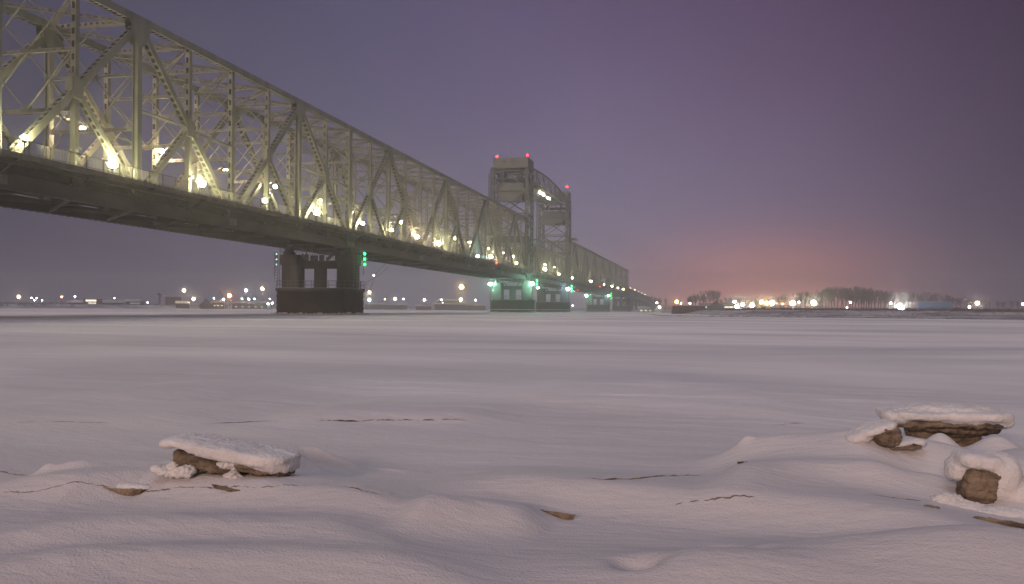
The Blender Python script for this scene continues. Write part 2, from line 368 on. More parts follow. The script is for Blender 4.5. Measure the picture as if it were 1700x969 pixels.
    # floor
    for i in range(npan+1):
        y = yy(i)+(.3 if i == 0 else -.3 if i == npan else 0)
        P('floor_beam', lambda b: (b.box((XM, y, 11.25), (8.9, .05, 1.3)), b.box((XM, y, 10.6), (8.9, .42, .06)), b.box((XM, y, 11.9), (8.9, .42, .06))), 'steel_dark')
        def br(b, xa, xc, s):
            b.box(((xa+xc)/2, y, 11.92), (abs(xa-xc), .22, .16))
            b.beam((xc-s*.12, y, 11.9), (xa+s*.05, y, 10.95), .09, .12)
            b.box((xa-s*(-.02), y, 11.35), (.1, 1.3, 1.0))
        P('bracket', lambda b: br(b, XN+.36, XE-.1, 1), 'chord'); P('bracket', lambda b: br(b, XF-.36, XE2+.1, -1), 'chord')
    for x in (-60.6, -58.6, -57.6, -56.2, -55.2, -53.3):
        P('stringer', lambda b: (b.box((x, (y0+y1)/2, 11.62), (.04, y1-y0-.2, .62)), b.box((x, (y0+y1)/2, 11.29), (.3, y1-y0-.2, .04))), 'steel_dark')
    for x, m in ((XN+.1, 'steel_dark'), (XF-.1, 'steel_dark')):
        P('edge_girder', lambda b: b.box((x, (y0+y1)/2, 11.58), (.05, y1-y0-.02, .72)), m)
    for x in (XE-.75, XE2+.75):
        P('edge_stringer', lambda b: (b.box((x, (y0+y1)/2, 11.78), (.05, y1-y0-.02, .36)), b.box((x, (y0+y1)/2, 11.60), (.26, y1-y0-.02, .035))), 'chord')
    for i in range(npan):
        P('bottom_lateral', lambda b: (b.beam((XN-.4, yy(i)+.2, 10.05), (XF+.4, yy(i+1)-.2, 10.05), .26, .2), b.beam((XF+.4, yy(i)+.2, 10.28), (XN-.4, yy(i+1)-.2, 10.28), .26, .2)), 'steel_dark')
    P('deck_slab', lambda b: (b.bb(XE2+.3, XE-.3, y0+.01, y1-.01, 12.0, 12.22), b.bb(XE-.3, XE-.02, y0+.01, y1-.01, 11.98, 12.34), b.bb(XE2+.02, XE2+.3, y0+.01, y1-.01, 11.98, 12.34),
        [b.bb(XE-.02, XE+.03, y0+.06+j*pn/4, y0-.06+(j+1)*pn/4, 11.93, 12.36) for j in range(npan*4)]), 'deck')
    for xr, s in ((XE-.12, 1), (XE2+.12, -1)):
        def rail(b):
            b.box((xr, (y0+y1)/2, 13.42), (.07, y1-y0, .06)); b.box((xr, (y0+y1)/2, 12.5), (.04, y1-y0, .04))
            n = npan*4
            for j in range(n): b.box((xr, y0+(j+.5)*pn/4, 12.86), (.09, .09, 1.08))
            if lod < 2:
                st = .165 if lod == 0 else .3
                for j in range(int((y1-y0)/st)): b.box((xr, y0+j*st+.05, 12.96), (.018, .018, .88))
        P('railing', rail, 'rail')
    return R
LB = ['nearest truss span, cut off by the frame on the left, perforated pale steel members', 'long pale truss span from the nearest stone pier to the first lift tower',
      'long hazy truss span just beyond the second lift tower', 'far hazy truss span that ends above the far bank']
truss_span(121.3-132, 16, LB[0], 0)
truss_span(121.3, 16, LB[1], 0)
truss_span(334.0, 16, LB[2], 2)
truss_span(466.0, 16, LB[3], 2)
# ------------------------------------------------------------------ lift span
def lift_span():
    y0, y1 = 258.6, 325.4; n = 8; pn = (y1-y0)/n; zt = 20.9; zb = 11.0
    R = empty('lift_span', (XM, (y0+y1)/2, 9.8), 'low lift span of the bridge hanging between the two tall towers', 'bridge span')
    P = lambda nm, fn, m='steel': part(nm, m, R, fn)
    yy = lambda i: y0+i*pn
    for Xs in (XN, XF):
        P('top_chord', lambda b: b.perf((Xs, yy(0)+.2, zt), (Xs, yy(n)-.2, zt), .6, .6, X, 1.2, .5, .13, holes='low'))
        P('bottom_chord', lambda b: b.perf((Xs, y0, 10.45), (Xs, y1, 10.45), .66, 1.15, X, 1.2, .35, .16, holes='low'))
        for i in range(n):
            A, Bp = ((yy(i), zb), (yy(i+1), zt-.3)) if i % 2 == 0 else ((yy(i), zt-.3), (yy(i+1), zb))
            P('diagonal', lambda b: b.perf((Xs, *A), (Xs, *Bp), .5, .5, X, 1.2, .5, .12))
        for i in range(n+1):
            P('vertical_post', lambda b: b.perf((Xs, min(max(yy(i), y0+.3), y1-.3), zb), (Xs, min(max(yy(i), y0+.3), y1-.3), zt-.3), .46, .46, X, 1.2, .5, .09))
    for i in range(n+1):
        y = min(max(yy(i), y0+.3), y1-.3)
        P('top_strut', lambda b: b.perf((XN-.3, y, zt), (XF+.3, y, zt), .36, .4, Z, 1.2, .5, .05))
        def sw(b):
            b.beam((XN-.2, y, 17.9), (XF+.2, y, 17.9), .22, .26)
            for xa in (XN-.2, XF+.2): b.beam((xa, y, 17.9), (XM, y, zt-.3), .1, .14)
        P('sway_frame', sw)
        P('floor_beam', lambda b: b.box((XM, y, 11.25), (8.9, .3, 1.3)), 'steel_dark')
        P('bracket', lambda b: (b.box(((XN+XE)/2, y, 11.92), (1.9, .22, .16)), b.beam((XE-.2, y, 11.9), (XN+.35, y, 10.95), .09, .12)))
    for i in range(n):
        P('lateral_brace', lambda b: b.perf((XN-.4, yy(i)+.3, zt-.1), (XF+.4, yy(i+1)-.3, zt-.1), .3, .34, Z, 1.2, .5, .04))
    P('deck_slab', lambda b: (b.bb(XE2+.02, XE-.02, y0+.02, y1-.02, 12.0, 12.3), b.bb(XE-.02, XE+.03, y0+.02, y1-.02, 11.93, 12.36)), 'deck')
    def rail(b):
        b.box((XE-.12, (y0+y1)/2, 13.42), (.07, y1-y0, .06))
        for j in range(n*4): b.box((XE-.12, y0+(j+.5)*pn/4, 12.86), (.09, .09, 1.08))
        for j in range(int((y1-y0)/.35)): b.box((XE-.12, y0+j*.35+.05, 12.96), (.03, .03, .88))
    P('railing', rail, 'rail')
lift_span()
# ------------------------------------------------------------------ lift towers
def lift_tower(yf, yb, label, mast):
    R = empty('lift_tower', (XM, (yf+yb)/2, 9.8), label, 'lift tower', 'lift towers of the bridge')
    P = lambda nm, fn, m='tower_steel': part(nm, m, R, fn)
    xl, xr = -62.1, -51.7
    for x in (xl, xr):
        for y in (yf+.5, yb-.5):
            P('leg', lambda b: b.perf((x, y, 9.9), (x, y, 42.6), .95, .95, X, 1.6, .35, .22))
    lv = [14.5, 22.5, 29.3, 36.1, 41.9]
    for k, z in enumerate(lv):
        for y in (yf+.5, yb-.5):
            if z < 15: continue
            P('cross_beam', lambda b: b.beam((xl+.48, y, z), (xr-.48, y, z), .34, .55))
        for x in (xl, xr): P('cross_beam', lambda b: b.beam((x, yf+.98, z), (x, yb-.98, z), .34, .5))
    # front and back faces: big inverted V at the top, X and K braces below
    for y, o in ((yf+.5, 0), (yb-.5, 0)):
        P('brace', lambda b: (b.beam((xl+.4, y, 36.2), (XM, y, 40.9), .3, .42), b.beam((xr-.4, y, 36.2), (XM, y, 40.9), .3, .42)))
        P('brace', lambda b: (b.beam((xl+.4, y, 35.9), (XM, y, 32.7), .3, .4), b.beam((xr-.4, y, 35.9), (XM, y, 32.7), .3, .4)))
        P('brace', lambda b: (b.beam((xl+.4, y, 29.5), (XM, y, 32.6), .26, .34), b.beam((xr-.4, y, 29.5), (XM, y, 32.6), .26, .34)))
        P('brace', lambda b: (b.beam((xl+.4, y-.03, 22.7), (xr-.4, y-.03, 29.2), .22, .3), b.beam((xr-.4, y+.25, 22.7), (xl+.4, y+.25, 29.2), .22, .3)))
        P('portal_beam', lambda b: (b.box((XM, y, 21.8), (9.5, .3, 1.3)), b.beam((xl+.45, y, 18.6), (xl+2.6, y, 21.2), .25, .4), b.beam((xr-.45, y, 18.6), (xr-2.6, y, 21.2), .25, .4)))
    for x in (xl, xr):
        for k in range(4):
            a, c = lv[k], lv[k+1]
            P('side_brace', lambda b: (b.beam((x-.03, yf+.9, a+.2), (x-.03, yb-.9, c-.2), .18, .26), b.beam((x+.2, yb-.9, a+.2), (x+.2, yf+.9, c-.2), .18, .26)))
    P('counterweight', lambda b: (b.bb(-61.0, -52.8, yf+1.3, yb-1.3, 34.4, 38.4), b.bb(-60.4, -53.4, yf+1.5, yb-1.5, 33.4, 34.4), [b.bb(x-.15, x+.15, yf+1.22, yf+1.3, 34.5, 38.3) for x in (-59.5, -57, -54.5)]), 'sheet')
    for x in (-59.6, -54.4):
        P('sheave', lambda b: (b.tube([(x-.32, (yf+yb)/2, 41.0), (x+.32, (yf+yb)/2, 41.0)], 1.75, 28), b.tube([(x-.5, (yf+yb)/2, 41.0), (x+.5, (yf+yb)/2, 41.0)], .4, 12)), 'steel')
        P('hoist_cable', lambda b: [b.tube([(x+dx, yf+1.6, 41.0), (x+dx, yf+1.6, 38.3)], .05, 5) for dx in (-.2, -.07, .07, .2)], 'steel_dark')
    P('machinery_floor', lambda b: (b.bb(xl-.5, xr+.4, yf-.25, yb+.2, 42.6, 43.0), b.bb(xl+.5, xr-.5, yf+.9, yb-.9, 39.6, 39.8)))
    H = part('machinery_house', 'sheet', R, lambda b: (b.bb(xl+.2, xr+.3, yf+.1, yb, 43.0, 45.5), b.bb(xl+.1, xr+.4, yf, yb+.1, 45.5, 45.62)))
    for x in (-58.9, -58.3, -56.4, -55.8):
        part('window', 'glass', H, lambda b: b.bb(x-.19, x+.19, yf+.06, yf+.12, 44.2, 45.0))
    def rl(b):
        for (x0, y0, x1, y1) in ((xl+.2, yf+.2, xr+.3, yf+.2), (xl+.2, yb-.1, xr+.3, yb-.1), (xl+.2, yf+.2, xl+.2, yb-.1), (xr+.3, yf+.2, xr+.3, yb-.1)):
            b.beam((x0, y0, 46.5), (x1, y1, 46.5), .05, .05)
            for j in range(9): t = j/8; b.box((x0+(x1-x0)*t, y0+(y1-y0)*t, 46.06), (.05, .05, .9))
    P('roof_railing', rl, 'rail')
    def lad(b):     # stair cage hung outside the left legs, bent in under the machinery floor
        pts = [(xl-1.35, yf+.7, 14), (xl-1.35, yf+.7, 41.2), (xl-1.1, yf+.7, 42.2), (xl-.3, yf+.7, 42.55)]
        b.tube(pts, .11, 6); b.tube([(x, y+1.4, z) for x, y, z in pts], .11, 6)
        for k in range(14): b.beam((xl-1.35, yf+.7, 15+k*2), (xl-.48, yf+.7, 15+k*2), .08, .08); b.beam((xl-1.35, yf+2.1, 15+k*2), (xl-.48, yf+2.1, 15+k*2), .08, .08)
        for k in range(13): b.beam((xl-.9, yf+.8, 15+k*2), (xl-.9, yf+2.0, 17+k*2), .5, .06)
    P('stair', lad)
    if mast == 1: P('mast', lambda b: (b.tube([(-57.1, yf+3, 45.6), (-57.1, yf+3, 48.6)], .05, 5), b.beam((-57.7, yf+3, 47.6), (-56.5, yf+3, 47.6), .05, .05), b.beam((-57.4, yf+3, 48.1), (-56.8, yf+3, 48.1), .05, .05)), 'rail')
    else: P('mast', lambda b: b.tube([(-52.5, yf+3, 45.6), (-52.5, yf+3, 52.6)], .06, 5, r1=.03), 'rail')
    return R
lift_tower(250.2, 258.8, 'nearer grey lift tower with two sheaves under its machinery house', 1)
lift_tower(325.2, 334.0, 'farther hazy lift tower with a tall thin mast on its roof', 2)
def link():
    y0, y1 = 258.9, 325.1; n = 12; pn = (y1-y0)/n; zb = 40.6
    R = empty('tower_link_truss', (XM, (y0+y1)/2, zb), 'slim arched truss high in the air joining the tops of both lift towers', 'truss')
    P = lambda nm, fn, m='tower_steel': part(nm, m, R, fn)
    zt = lambda i: 44.2+1.25*math.sin(PI*i/n)
    yy = lambda i: y0+pn*i
    for Xs in (-52.6, -61.2):
        P('bottom_chord', lambda b: b.box((Xs, (y0+y1)/2, zb), (.45, y1-y0, .55)))
        P('top_chord', lambda b: [b.beam((Xs, yy(i), zt(i)), (Xs, yy(i+1), zt(i+1)), .4, .4, ext=.05) for i in range(n)])
        for i in range(n):
            P('diagonal', lambda b: b.beam((Xs, yy(i), zb if i % 2 else zt(i)), (Xs, yy(i+1), zt(i+1) if i % 2 else zb), .25, .3))
        for i in range(1, n): P('vertical_post', lambda b: b.box((Xs, yy(i), (zb+zt(i))/2), (.24, .24, zt(i)-zb-.2)))
    for i in range(n+1):
        P('cross_strut', lambda b: b.box((XM, min(max(yy(i), y0+.2), y1-.2), zb), (8.2, .3, .35))); P('top_strut', lambda b: b.box((XM, min(max(yy(i), y0+.2), y1-.2), zt(i)-.1), (8.3, .22, .25)))
    for i in range(n): P('lateral_brace', lambda b: b.beam((-52.8, yy(i)+.2, zb-.1) if i % 2 else (-61, yy(i)+.2, zb-.1), (-61, yy(i+1)-.2, zb-.1) if i % 2 else (-52.8, yy(i+1)-.2, zb-.1), .2, .2))
    P('walkway', lambda b: b.bb(-54.9, -53.4, y0, y1, zb+.2, zb+.26), 'steel_dark')
link()
def platform(x0, x1, y0, y1, z, lab):
    R = empty('service_platform', ((x0+x1)/2, (y0+y1)/2, z), lab, 'platform')
    part('floor_plate', 'tower_steel', R, lambda b: b.bb(x0, x1, y0, y1, z, z+.12))
    part('railing', 'rail', R, lambda b: (b.box(((x0+x1)/2, y0, z+1.1), (x1-x0, .05, .05)), b.box((x1, (y0+y1)/2, z+1.1), (.05, y1-y0, .05)), [b.box((x1, y0+(y1-y0)*j/6, z+.6), (.05, .05, 1)) for j in range(7)]))
    part('bracket', 'tower_steel', R, lambda b: [b.beam((x1-.2, y, z), (x0+.3, y, z-1.3), .1, .12) for y in (y0+.4, y1-.4)])
platform(-52.6, -49.9, 334.2, 344, 28.6, 'small service platform behind the far lift tower at the top chord')
platform(-52.6, -50.3, 259.0, 264, 22.3, 'small service platform behind the nearer lift tower above the lift span')

# ------------------------------------------------------------------ piers
def octa(xc, yc, hx, hy, c):
    return [(xc-hx+c, yc-hy), (xc+hx-c, yc-hy), (xc+hx, yc-hy+c), (xc+hx, yc+hy-c), (xc+hx-c, yc+hy), (xc-hx+c, yc+hy), (xc-hx, yc+hy-c), (xc-hx, yc-hy+c)]
def pier(yc, label, detail, hx=6.15, hy=3.0, windows=True):
    xc = -56.6; cc = hx-1.7
    R = empty('bridge_pier', (xc, yc, 0), label, 'pier', 'piers of the bridge standing in the ice')
    P = lambda nm, fn, m='concrete', **k: part(nm, m, R, fn, **k)
    def base(b):
        poly = lambda e: octa(xc, yc, hx-.05+e, hy+e, .9)
        if detail:
            z = 0.0; i = 0
            while z < 3.45:
                e = (random.random()-.5)*.10; b.prism(poly(e), z-.05 if i == 0 else z, min(z+.345, 3.47)); z += .36; i += 1
            b.prism(poly(-.14), -.5, 3.46)
        else: b.prism(poly(0), -.5, 3.47)
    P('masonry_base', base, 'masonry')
    if not detail: P('waterline_band', lambda b: b.prism(octa(xc, yc, hx+.06, hy+.1, .9), .85, .98), 'snowcap')
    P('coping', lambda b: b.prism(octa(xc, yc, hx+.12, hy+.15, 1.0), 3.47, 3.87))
    for s in (-1, 1):
        cx = xc+s*cc
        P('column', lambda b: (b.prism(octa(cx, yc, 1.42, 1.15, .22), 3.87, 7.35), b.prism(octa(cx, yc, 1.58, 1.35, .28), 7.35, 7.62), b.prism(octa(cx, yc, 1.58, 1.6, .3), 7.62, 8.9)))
        tx = XN if s > 0 else XF
        P('bearing_pedestal', lambda b: (b.prism(octa(tx, yc, .75, .9, .3), 8.9, 9.35), b.prism(octa(tx, yc, .55, .6, .1), 9.35, 9.86)), 'steel_dark')
    # wall with two openings
    def wall(b):
        x0, x1 = xc-cc+1.0, xc+cc-1.0
        ys, ye = yc-.28, yc+.28
        w = [(x0, xc-2.8), (xc-.92, xc+.92), (xc+2.8, x1)]
        for a, c in w: b.bb(a, c, ys, ye, 3.87, 6.85)
        b.bb(x0, x1, ys, ye, 6.85, 7.9)
        b.bb(x0, x1, yc-1.4, yc+1.4, 7.9, 8.0)
    P('wall', wall)
    if detail or windows:
        def rail(b):
            z0 = 3.87
            P_ = octa(xc, yc, hx, hy, 1.0)
            for k in range(8):
                A, Bq = P_[k], P_[(k+1) % 8]
                for zz in (z0+1.1, z0+.55): b.beam((*A, zz), (*Bq, zz), .045, .045)
                n = max(1, int(math.dist(A, Bq)/1.15))
                for j in range(n): t = j/n; b.box((A[0]+(Bq[0]-A[0])*t, A[1]+(Bq[1]-A[1])*t, z0+.55), (.05, .05, 1.1))
        P('railing', rail, 'rail')
        def rail2(b):
            for yy_ in (yc-1.25, yc+1.25):
                b.beam((xc-2.6, yy_, 9.0), (xc+2.6, yy_, 9.0), .045, .045); b.beam((xc-2.6, yy_, 8.5), (xc+2.6, yy_, 8.5), .04, .04)
                for j in range(15): b.box((xc-2.6+j*5.2/14, yy_, 8.5), (.045, .045, 1.0))
            for s in (-1, 1):
                A = octa(xc+s*cc, yc, 1.58, 1.6, .3)
                for k in range(8):
                    p, q = A[k], A[(k+1) % 8]
                    for zz in (9.95, 9.45): b.beam((*p, zz), (*q, zz), .045, .045)
                    b.box((*p, 9.45), (.05, .05, 1.05))
                # stair from cap to the middle platform
                b.beam((xc+s*2.45, yc-1.2, 9.9), (xc+s*1.5, yc-1.2, 8.95), .05, .05); b.beam((xc+s*2.45, yc-1.25, 8.9), (xc+s*1.55, yc-1.25, 8.05), .5, .08)
                b.beam((xc+s*2.45, yc-1.2, 9.9), (xc+s*2.45, yc-1.2, 8.9), .05, .05)
        P('upper_railing', rail2, 'rail')
    if detail:
        P('cabinet', lambda b: (b.bb(-58.75, -58.35, yc-.9, yc-.4, 8.0, 8.95), b.bb(-57.9, -57.0, yc-.6, yc, 8.0, 8.8), b.bb(-56.5, -56.1, yc-.6, yc, 8.0, 8.9)), 'rail')
        P('mast', lambda b: b.tube([(-58.55, yc-.8, 8.9), (-58.55, yc-.8, 11.3)], .06, 6), 'rail')
        for s in (-1, 1):
            def lad(b):
                x = xc+s*(hx-.12)
                for dy in (-.3, .3): b.tube([(x, yc-1.6+dy, 4.0), (x, yc-1.6+dy, 9.8)], .035, 5)
                b.tube([(x+s*.65, yc-1.6, 5.2), (x+s*.65, yc-1.6, 9.2)], .03, 5)
                for k in range(19): b.box((x, yc-1.6, 4.3+k*.3), (.03, .6, .03))
                for k in range(11): b.box((x+s*.33, yc-1.6, 4.9+k*.42), (.66, .04, .04)); b.box((x+s*.33, yc-1.9, 4.9+k*.42), (.66, .04, .04))
            P('ladder', lad, 'rail')
        P('service_balcony', lambda b: (b.bb(xc+hx, xc+hx+.65, yc-2.2, yc-.6, 3.72, 3.8), b.beam((xc+hx+.6, yc-1.4, 3.7), (xc+hx+.05, yc-1.4, 3.1), .08, .1),
              b.box((xc+hx+.62, yc-1.4, 4.85), (.05, 1.6, .05)), b.box((xc+hx+.62, yc-1.4, 4.35), (.04, 1.6, .04)), [b.box((xc+hx+.62, yc-2.2+j*.4, 4.33), (.045, .045, 1.05)) for j in range(5)]), 'rail')
    def collar(b):      # broken ice pushed up round the foot of the pier
        rr = random.Random(int(yc)); A = octa(xc, yc, hx+.15, hy+.2, .9)
        for k in range(8):
            p, q = Vector(A[k]), Vector(A[(k+1) % 8]); n = max(2, int((q-p).length/.33)); o = Vector((p.y-q.y, q.x-p.x)).normalized()*-1
            for j in range(n):
                c = p.lerp(q, (j+rr.random())/n)+o*rr.uniform(-.2, .5); sz = rr.uniform(.2, .75)
                R3 = Matrix.Rotation(rr.uniform(0, 3), 3, 'Z') @ Matrix.Rotation(rr.uniform(-.7, .7), 3, 'X')
                b.box((c.x, c.y, rr.uniform(.0, .16)), (sz, sz*rr.uniform(.5, 1), rr.uniform(.08, .22)), 0, R3 @ X, R3 @ Yv, R3 @ Z)
    P('ice_collar', collar, 'bank_snow')
    # wind-blown snow lying on the coping
    P('snow_cover', lambda b: b.prism(octa(xc, yc, hx-.25, hy-.1, .9), 3.872, 3.91), 'snowcap')
    return R
pier(121.3, 'nearest pier of dark rough stone with two square openings in its upper wall', True)
pier(254.3, 'pier under the nearer lift tower, washed in green light', False, hx=6.3, hy=3.6)
pier(325.0, 'pier under the farther lift tower, half hidden behind the green-lit pier', False, hx=6.3, hy=3.6)
pier(467.0, 'small hazy pier beyond both lift towers with a green signal at its end', False)
pier(600.0, 'farthest hazy pier by the bank under the end of the trusses', False, hx=6.3, hy=3.6)
# ------------------------------------------------------------------ river ice and drifts
def vnoise(x, y, seed):
    xi = np.floor(x).astype(np.int64); yi = np.floor(y).astype(np.int64); fx = x-xi; fy = y-yi
    fx = fx*fx*(3-2*fx); fy = fy*fy*(3-2*fy)
    def h(a, b):
        n = (a*374761393+b*668265263+seed*974711) & 0xffffffff
        n = ((n ^ (n >> 13))*1274126177) & 0xffffffff
        return ((n ^ (n >> 16)) & 0xffff)/65535.0
    return (h(xi, yi)*(1-fx)+h(xi+1, yi)*fx)*(1-fy)+(h(xi, yi+1)*(1-fx)+h(xi+1, yi+1)*fx)*fy
def fbm(x, y, seed, o=4):
    s = 0; a = .5; t = 0
    for k in range(o): s = s+a*vnoise(x*2**k, y*2**k, seed+k*17); t += a; a *= .5
    return s/t-.5
def pxline(pts): 
    P_ = [onice(*p) for p in pts]; return np.array([p.x for p in P_]), np.array([p.y for p in P_])
# wind drifts: crest line in plan, height, width of the face towards the shore, width of the back, fade at the ends
DRIFTS = [
 ([(-150, 822), (0, 815), (150, 822), (260, 811), (400, 830), (560, 853), (720, 872), (900, 884)], .050, .17, .55),
 ([(-150, 915), (0, 903), (200, 891), (350, 890), (550, 899), (740, 925)], .034, .16, .30),
 ([(-150, 955), (0, 947), (250, 940), (450, 944), (700, 960), (900, 990)], .034, .16, .22),
 ([(660, 812), (850, 824), (1000, 838), (1150, 852), (1350, 868), (1700, 905), (1900, 930)], .050, .20, .60),
 ([(640, 884), (800, 873), (905, 877), (945, 862)], .035, .16, .25),
 ([(1150, 835), (1300, 822), (1480, 818), (1560, 826)], .05, .3, .5),
 ([(400, 700), (620, 694), (780, 697), (900, 690)], .030, .35, 1.6),
 ([(0, 668), (200, 662), (420, 655), (560, 640)], .030, .5, 2.0),
 ([(780, 655), (1000, 672), (1200, 683), (1450, 692)], .035, .5, 2.2),
 ([(-200, 700), (150, 701), (350, 693), (430, 700)], .025, .4, 1.4),
]
BUMPS = [  # px, py (foot), height, rx, ry   low mounds under the broken ice
 (1400, 790, .190, .58, .38), (1255, 783, .090, .26, .20), (1600, 805, .10, .62, .36), (1720, 790, .15, .38, .50),
 (1370, 760, .060, .045, .05), (1400, 765, .02, .10, .05), (1300, 775, .03, .08, .05), (1238, 783, .035, .05, .04),
 (1500, 838, .07, .28, .18), (1700, 850, .15, .28, .22), (1430, 832, .03, .4, .12), (1560, 836, .05, .13, .10), (1560, 757, .150, .13, .13), (1486, 752, .06, .13, .12), (1430, 748, .075, .16, .10), (1655, 755, .130, .17, .16), (1545, 800, .05, .3, .2),
 (78, 794, .040, .055, .05), (125, 795, .050, .16, .06), (190, 795, .018, .14, .05),
 (478, 785, .120, .13, .11), (500, 791, .055, .13, .05), (522, 783, .090, .12, .08), (565, 784, .065, .15, .08), (640, 783, .022, .22, .06), (300, 800, .02, .3, .08),
 (1500, 960, .11, .65, .30), (1180, 968, .08, .42, .20), (1720, 965, .11, .5, .35),
 (1060, 955, -.085, .09, .08), (1200, 925, -.040, .07, .05), (1240, 945, -.040, .10, .05),
]
STEPS = [  # open cracks: far lip stands a little higher
 ([(-80, 781), (0, 783), (55, 786)], .016), ([(-60, 818), (60, 816), (180, 812), (300, 808), (450, 808), (530, 806)], .014),
 ([(515, 697), (620, 698), (700, 697.5), (780, 699)], .028), ([(955, 791), (1000, 797), (1060, 796), (1140, 789), (1180, 786)], .016),
 ([(560, 806), (600, 815), (640, 825)], .02), ([(1280, 706), (1335, 703)], .02), ([(1430, 820), (1500, 829), (1560, 834)], .01),
 ([(1090, 846), (1140, 833), (1190, 827), (1270, 829)], .026), ([(330, 704), (420, 700), (470, 701)], .014), ([(0, 702), (100, 700), (210, 702)], .01),
]
def height(x, y):
    x = np.asarray(x, float); y = np.asarray(y, float)
    r = np.hypot(x, y); near = np.exp(-(r/30)**2)
    h = near*(.06*fbm(x*.35, y*.9, 3)+.022*fbm(x*.9+y*.6, y*3.0, 5)+.004*fbm(x*9+y*4, y*16, 8, 3))
    h = h+(1-near)*.02*fbm(x*.05, y*.2, 9)
    # crusty ripples on the mid ice
    rp = np.exp(-((y-10.5)/3.2)**2)
    tt = fbm(x*.55, y*1.9, 21, 5); h = h+rp*.085*np.maximum(0, tt+.03)+rp*.02*np.maximum(0, fbm(x*1.2+y*.8, y*4.5, 23, 4))
    wob = .05*fbm(x*1.3, y*.2, 31)
    for pts, H, wf, wb in DRIFTS:
        cxs, cys = pxline(pts); yc = np.interp(x, cxs, cys); d = y-yc-wob
        e0 = np.clip((x-cxs[0])/(.25*(cxs[-1]-cxs[0])), 0, 1); e1 = np.clip((cxs[-1]-x)/(.3*(cxs[-1]-cxs[0])), 0, 1)
        fade = (e0*e0*(3-2*e0))*(e1*e1*(3-2*e1)); w = np.where(d < 0, wf, wb)*(1+.02*r)
        h = h+2.3*H*fade*np.exp(-(d/w)**2)
    for px, py, H, rx, ry in BUMPS:
        p = onice(px, py); h = h+H*np.exp(-((x-p.x)/rx)**2-((y-p.y)/ry)**2)
    return h*np.clip((1000-r)/600, 0, 1)*1.0
def spaced(a, b, first, grow):
    v = [a]; s = first
    while v[-1] < b: v.append(v[-1]+s); s *= grow
    return v
def make_ice():
    ys = [-1500, -500, -150, -50, -15, -5, -1, .5, 1.2, 1.8]
    v = 2.2
    while v < 4.4: ys.append(v); v += .011
    while v < 12: ys.append(v); v += .0028*v
    while v < 6000: ys.append(v); v += .04*v
    xs0 = list(np.arange(-3.9, 3.3, .0125))
    L0 = [-3.9]; s = .014
    while L0[-1] > -6000: L0.append(L0[-1]-s); s *= 1.07
    R0 = [xs0[-1]]; s = .014
    while R0[-1] < 6000: R0.append(R0[-1]+s); s *= 1.07
    xs = np.array(L0[:0:-1]+xs0+R0[1:]); ys = np.array(ys)
    Xg, Yg = np.meshgrid(xs, ys); Hg = height(Xg, Yg)
    # the river bed of ice sinks out of sight past the banks
    nv = Xg.size; me = bpy.data.meshes.new('river_ice')
    co = np.stack([Xg.ravel(), Yg.ravel(), Hg.ravel()], 1).astype(np.float32)
    nx, ny = len(xs), len(ys)
    i = (np.arange(ny-1)[:, None]*nx+np.arange(nx-1)[None, :]).ravel()
    q = np.stack([i, i+1, i+nx+1, i+nx], 1).astype(np.int32)
    me.vertices.add(nv); me.vertices.foreach_set('co', co.ravel())
    me.loops.add(q.size); me.loops.foreach_set('vertex_index', q.ravel())
    me.polygons.add(len(q)); me.polygons.foreach_set('loop_start', np.arange(0, q.size, 4, dtype=np.int32)); me.polygons.foreach_set('loop_total', np.full(len(q), 4, dtype=np.int32))
    me.update(); me.validate(); me.polygons.foreach_set('use_smooth', [True]*len(q)); me.materials.append(M['snow'])
    o = bpy.data.objects.new('river_ice', me); COL.objects.link(o); tag(o, 'wide frozen river under wind-packed snow', kind='structure')
    print('ice verts', nv)
make_ice()
def gz(x, y): return float(height(np.array([x]), np.array([y]))[0])
def onground(px, py):
    """first point of the snow surface along the line of sight through a photograph pixel"""
    d = dirv(px, py); k = np.linspace(1.5, 40, 9000); hz = height(d.x*k, d.y*k); below = np.nonzero(CZ+d.z*k < hz)[0]
    if len(below) == 0: return onice(px, py)
    k = float(k[below[0]]); return Vector((d.x*k, d.y*k, CZ+d.z*k))

# ------------------------------------------------------------------ far banks
def az_of(px): d = dirv(px, 515); return math.atan2(d.x, d.y)
EDGE = [(-2500, 260), (-900, 270), (0, 320), (300, 420), (600, 620), (860, 700), (1035, 640), (1075, 520), (1100, 380), (1130, 262), (1200, 185), (1400, 172), (1700, 160), (2300, 150), (3600, 160)]
ea = np.array([az_of(p) for p, _ in EDGE]); ed = np.array([d for _, d in EDGE], float)
def bank_h(a, r):
    e = np.interp(a, ea, ed)+10*fbm(np.asarray(a)*30, np.asarray(a)*0, 51)
    t = np.clip((r-e)/45, 0, 1); right = np.clip((a-az_of(1080))/.05, 0, 1)
    h = (1.5-.25*right)*t*t*(3-2*t)*1.0
    x = r*np.sin(a); y = r*np.cos(a)
    h = h+(.5*fbm(x*.06, y*.06, 61)+.25*fbm(x*.4, y*.4, 62))*t*np.where(r < 1200, 1, .3)-.25*(t <= 0)
    h = h+np.clip((r-e-60)/400, 0, 1)*1.2
    return h
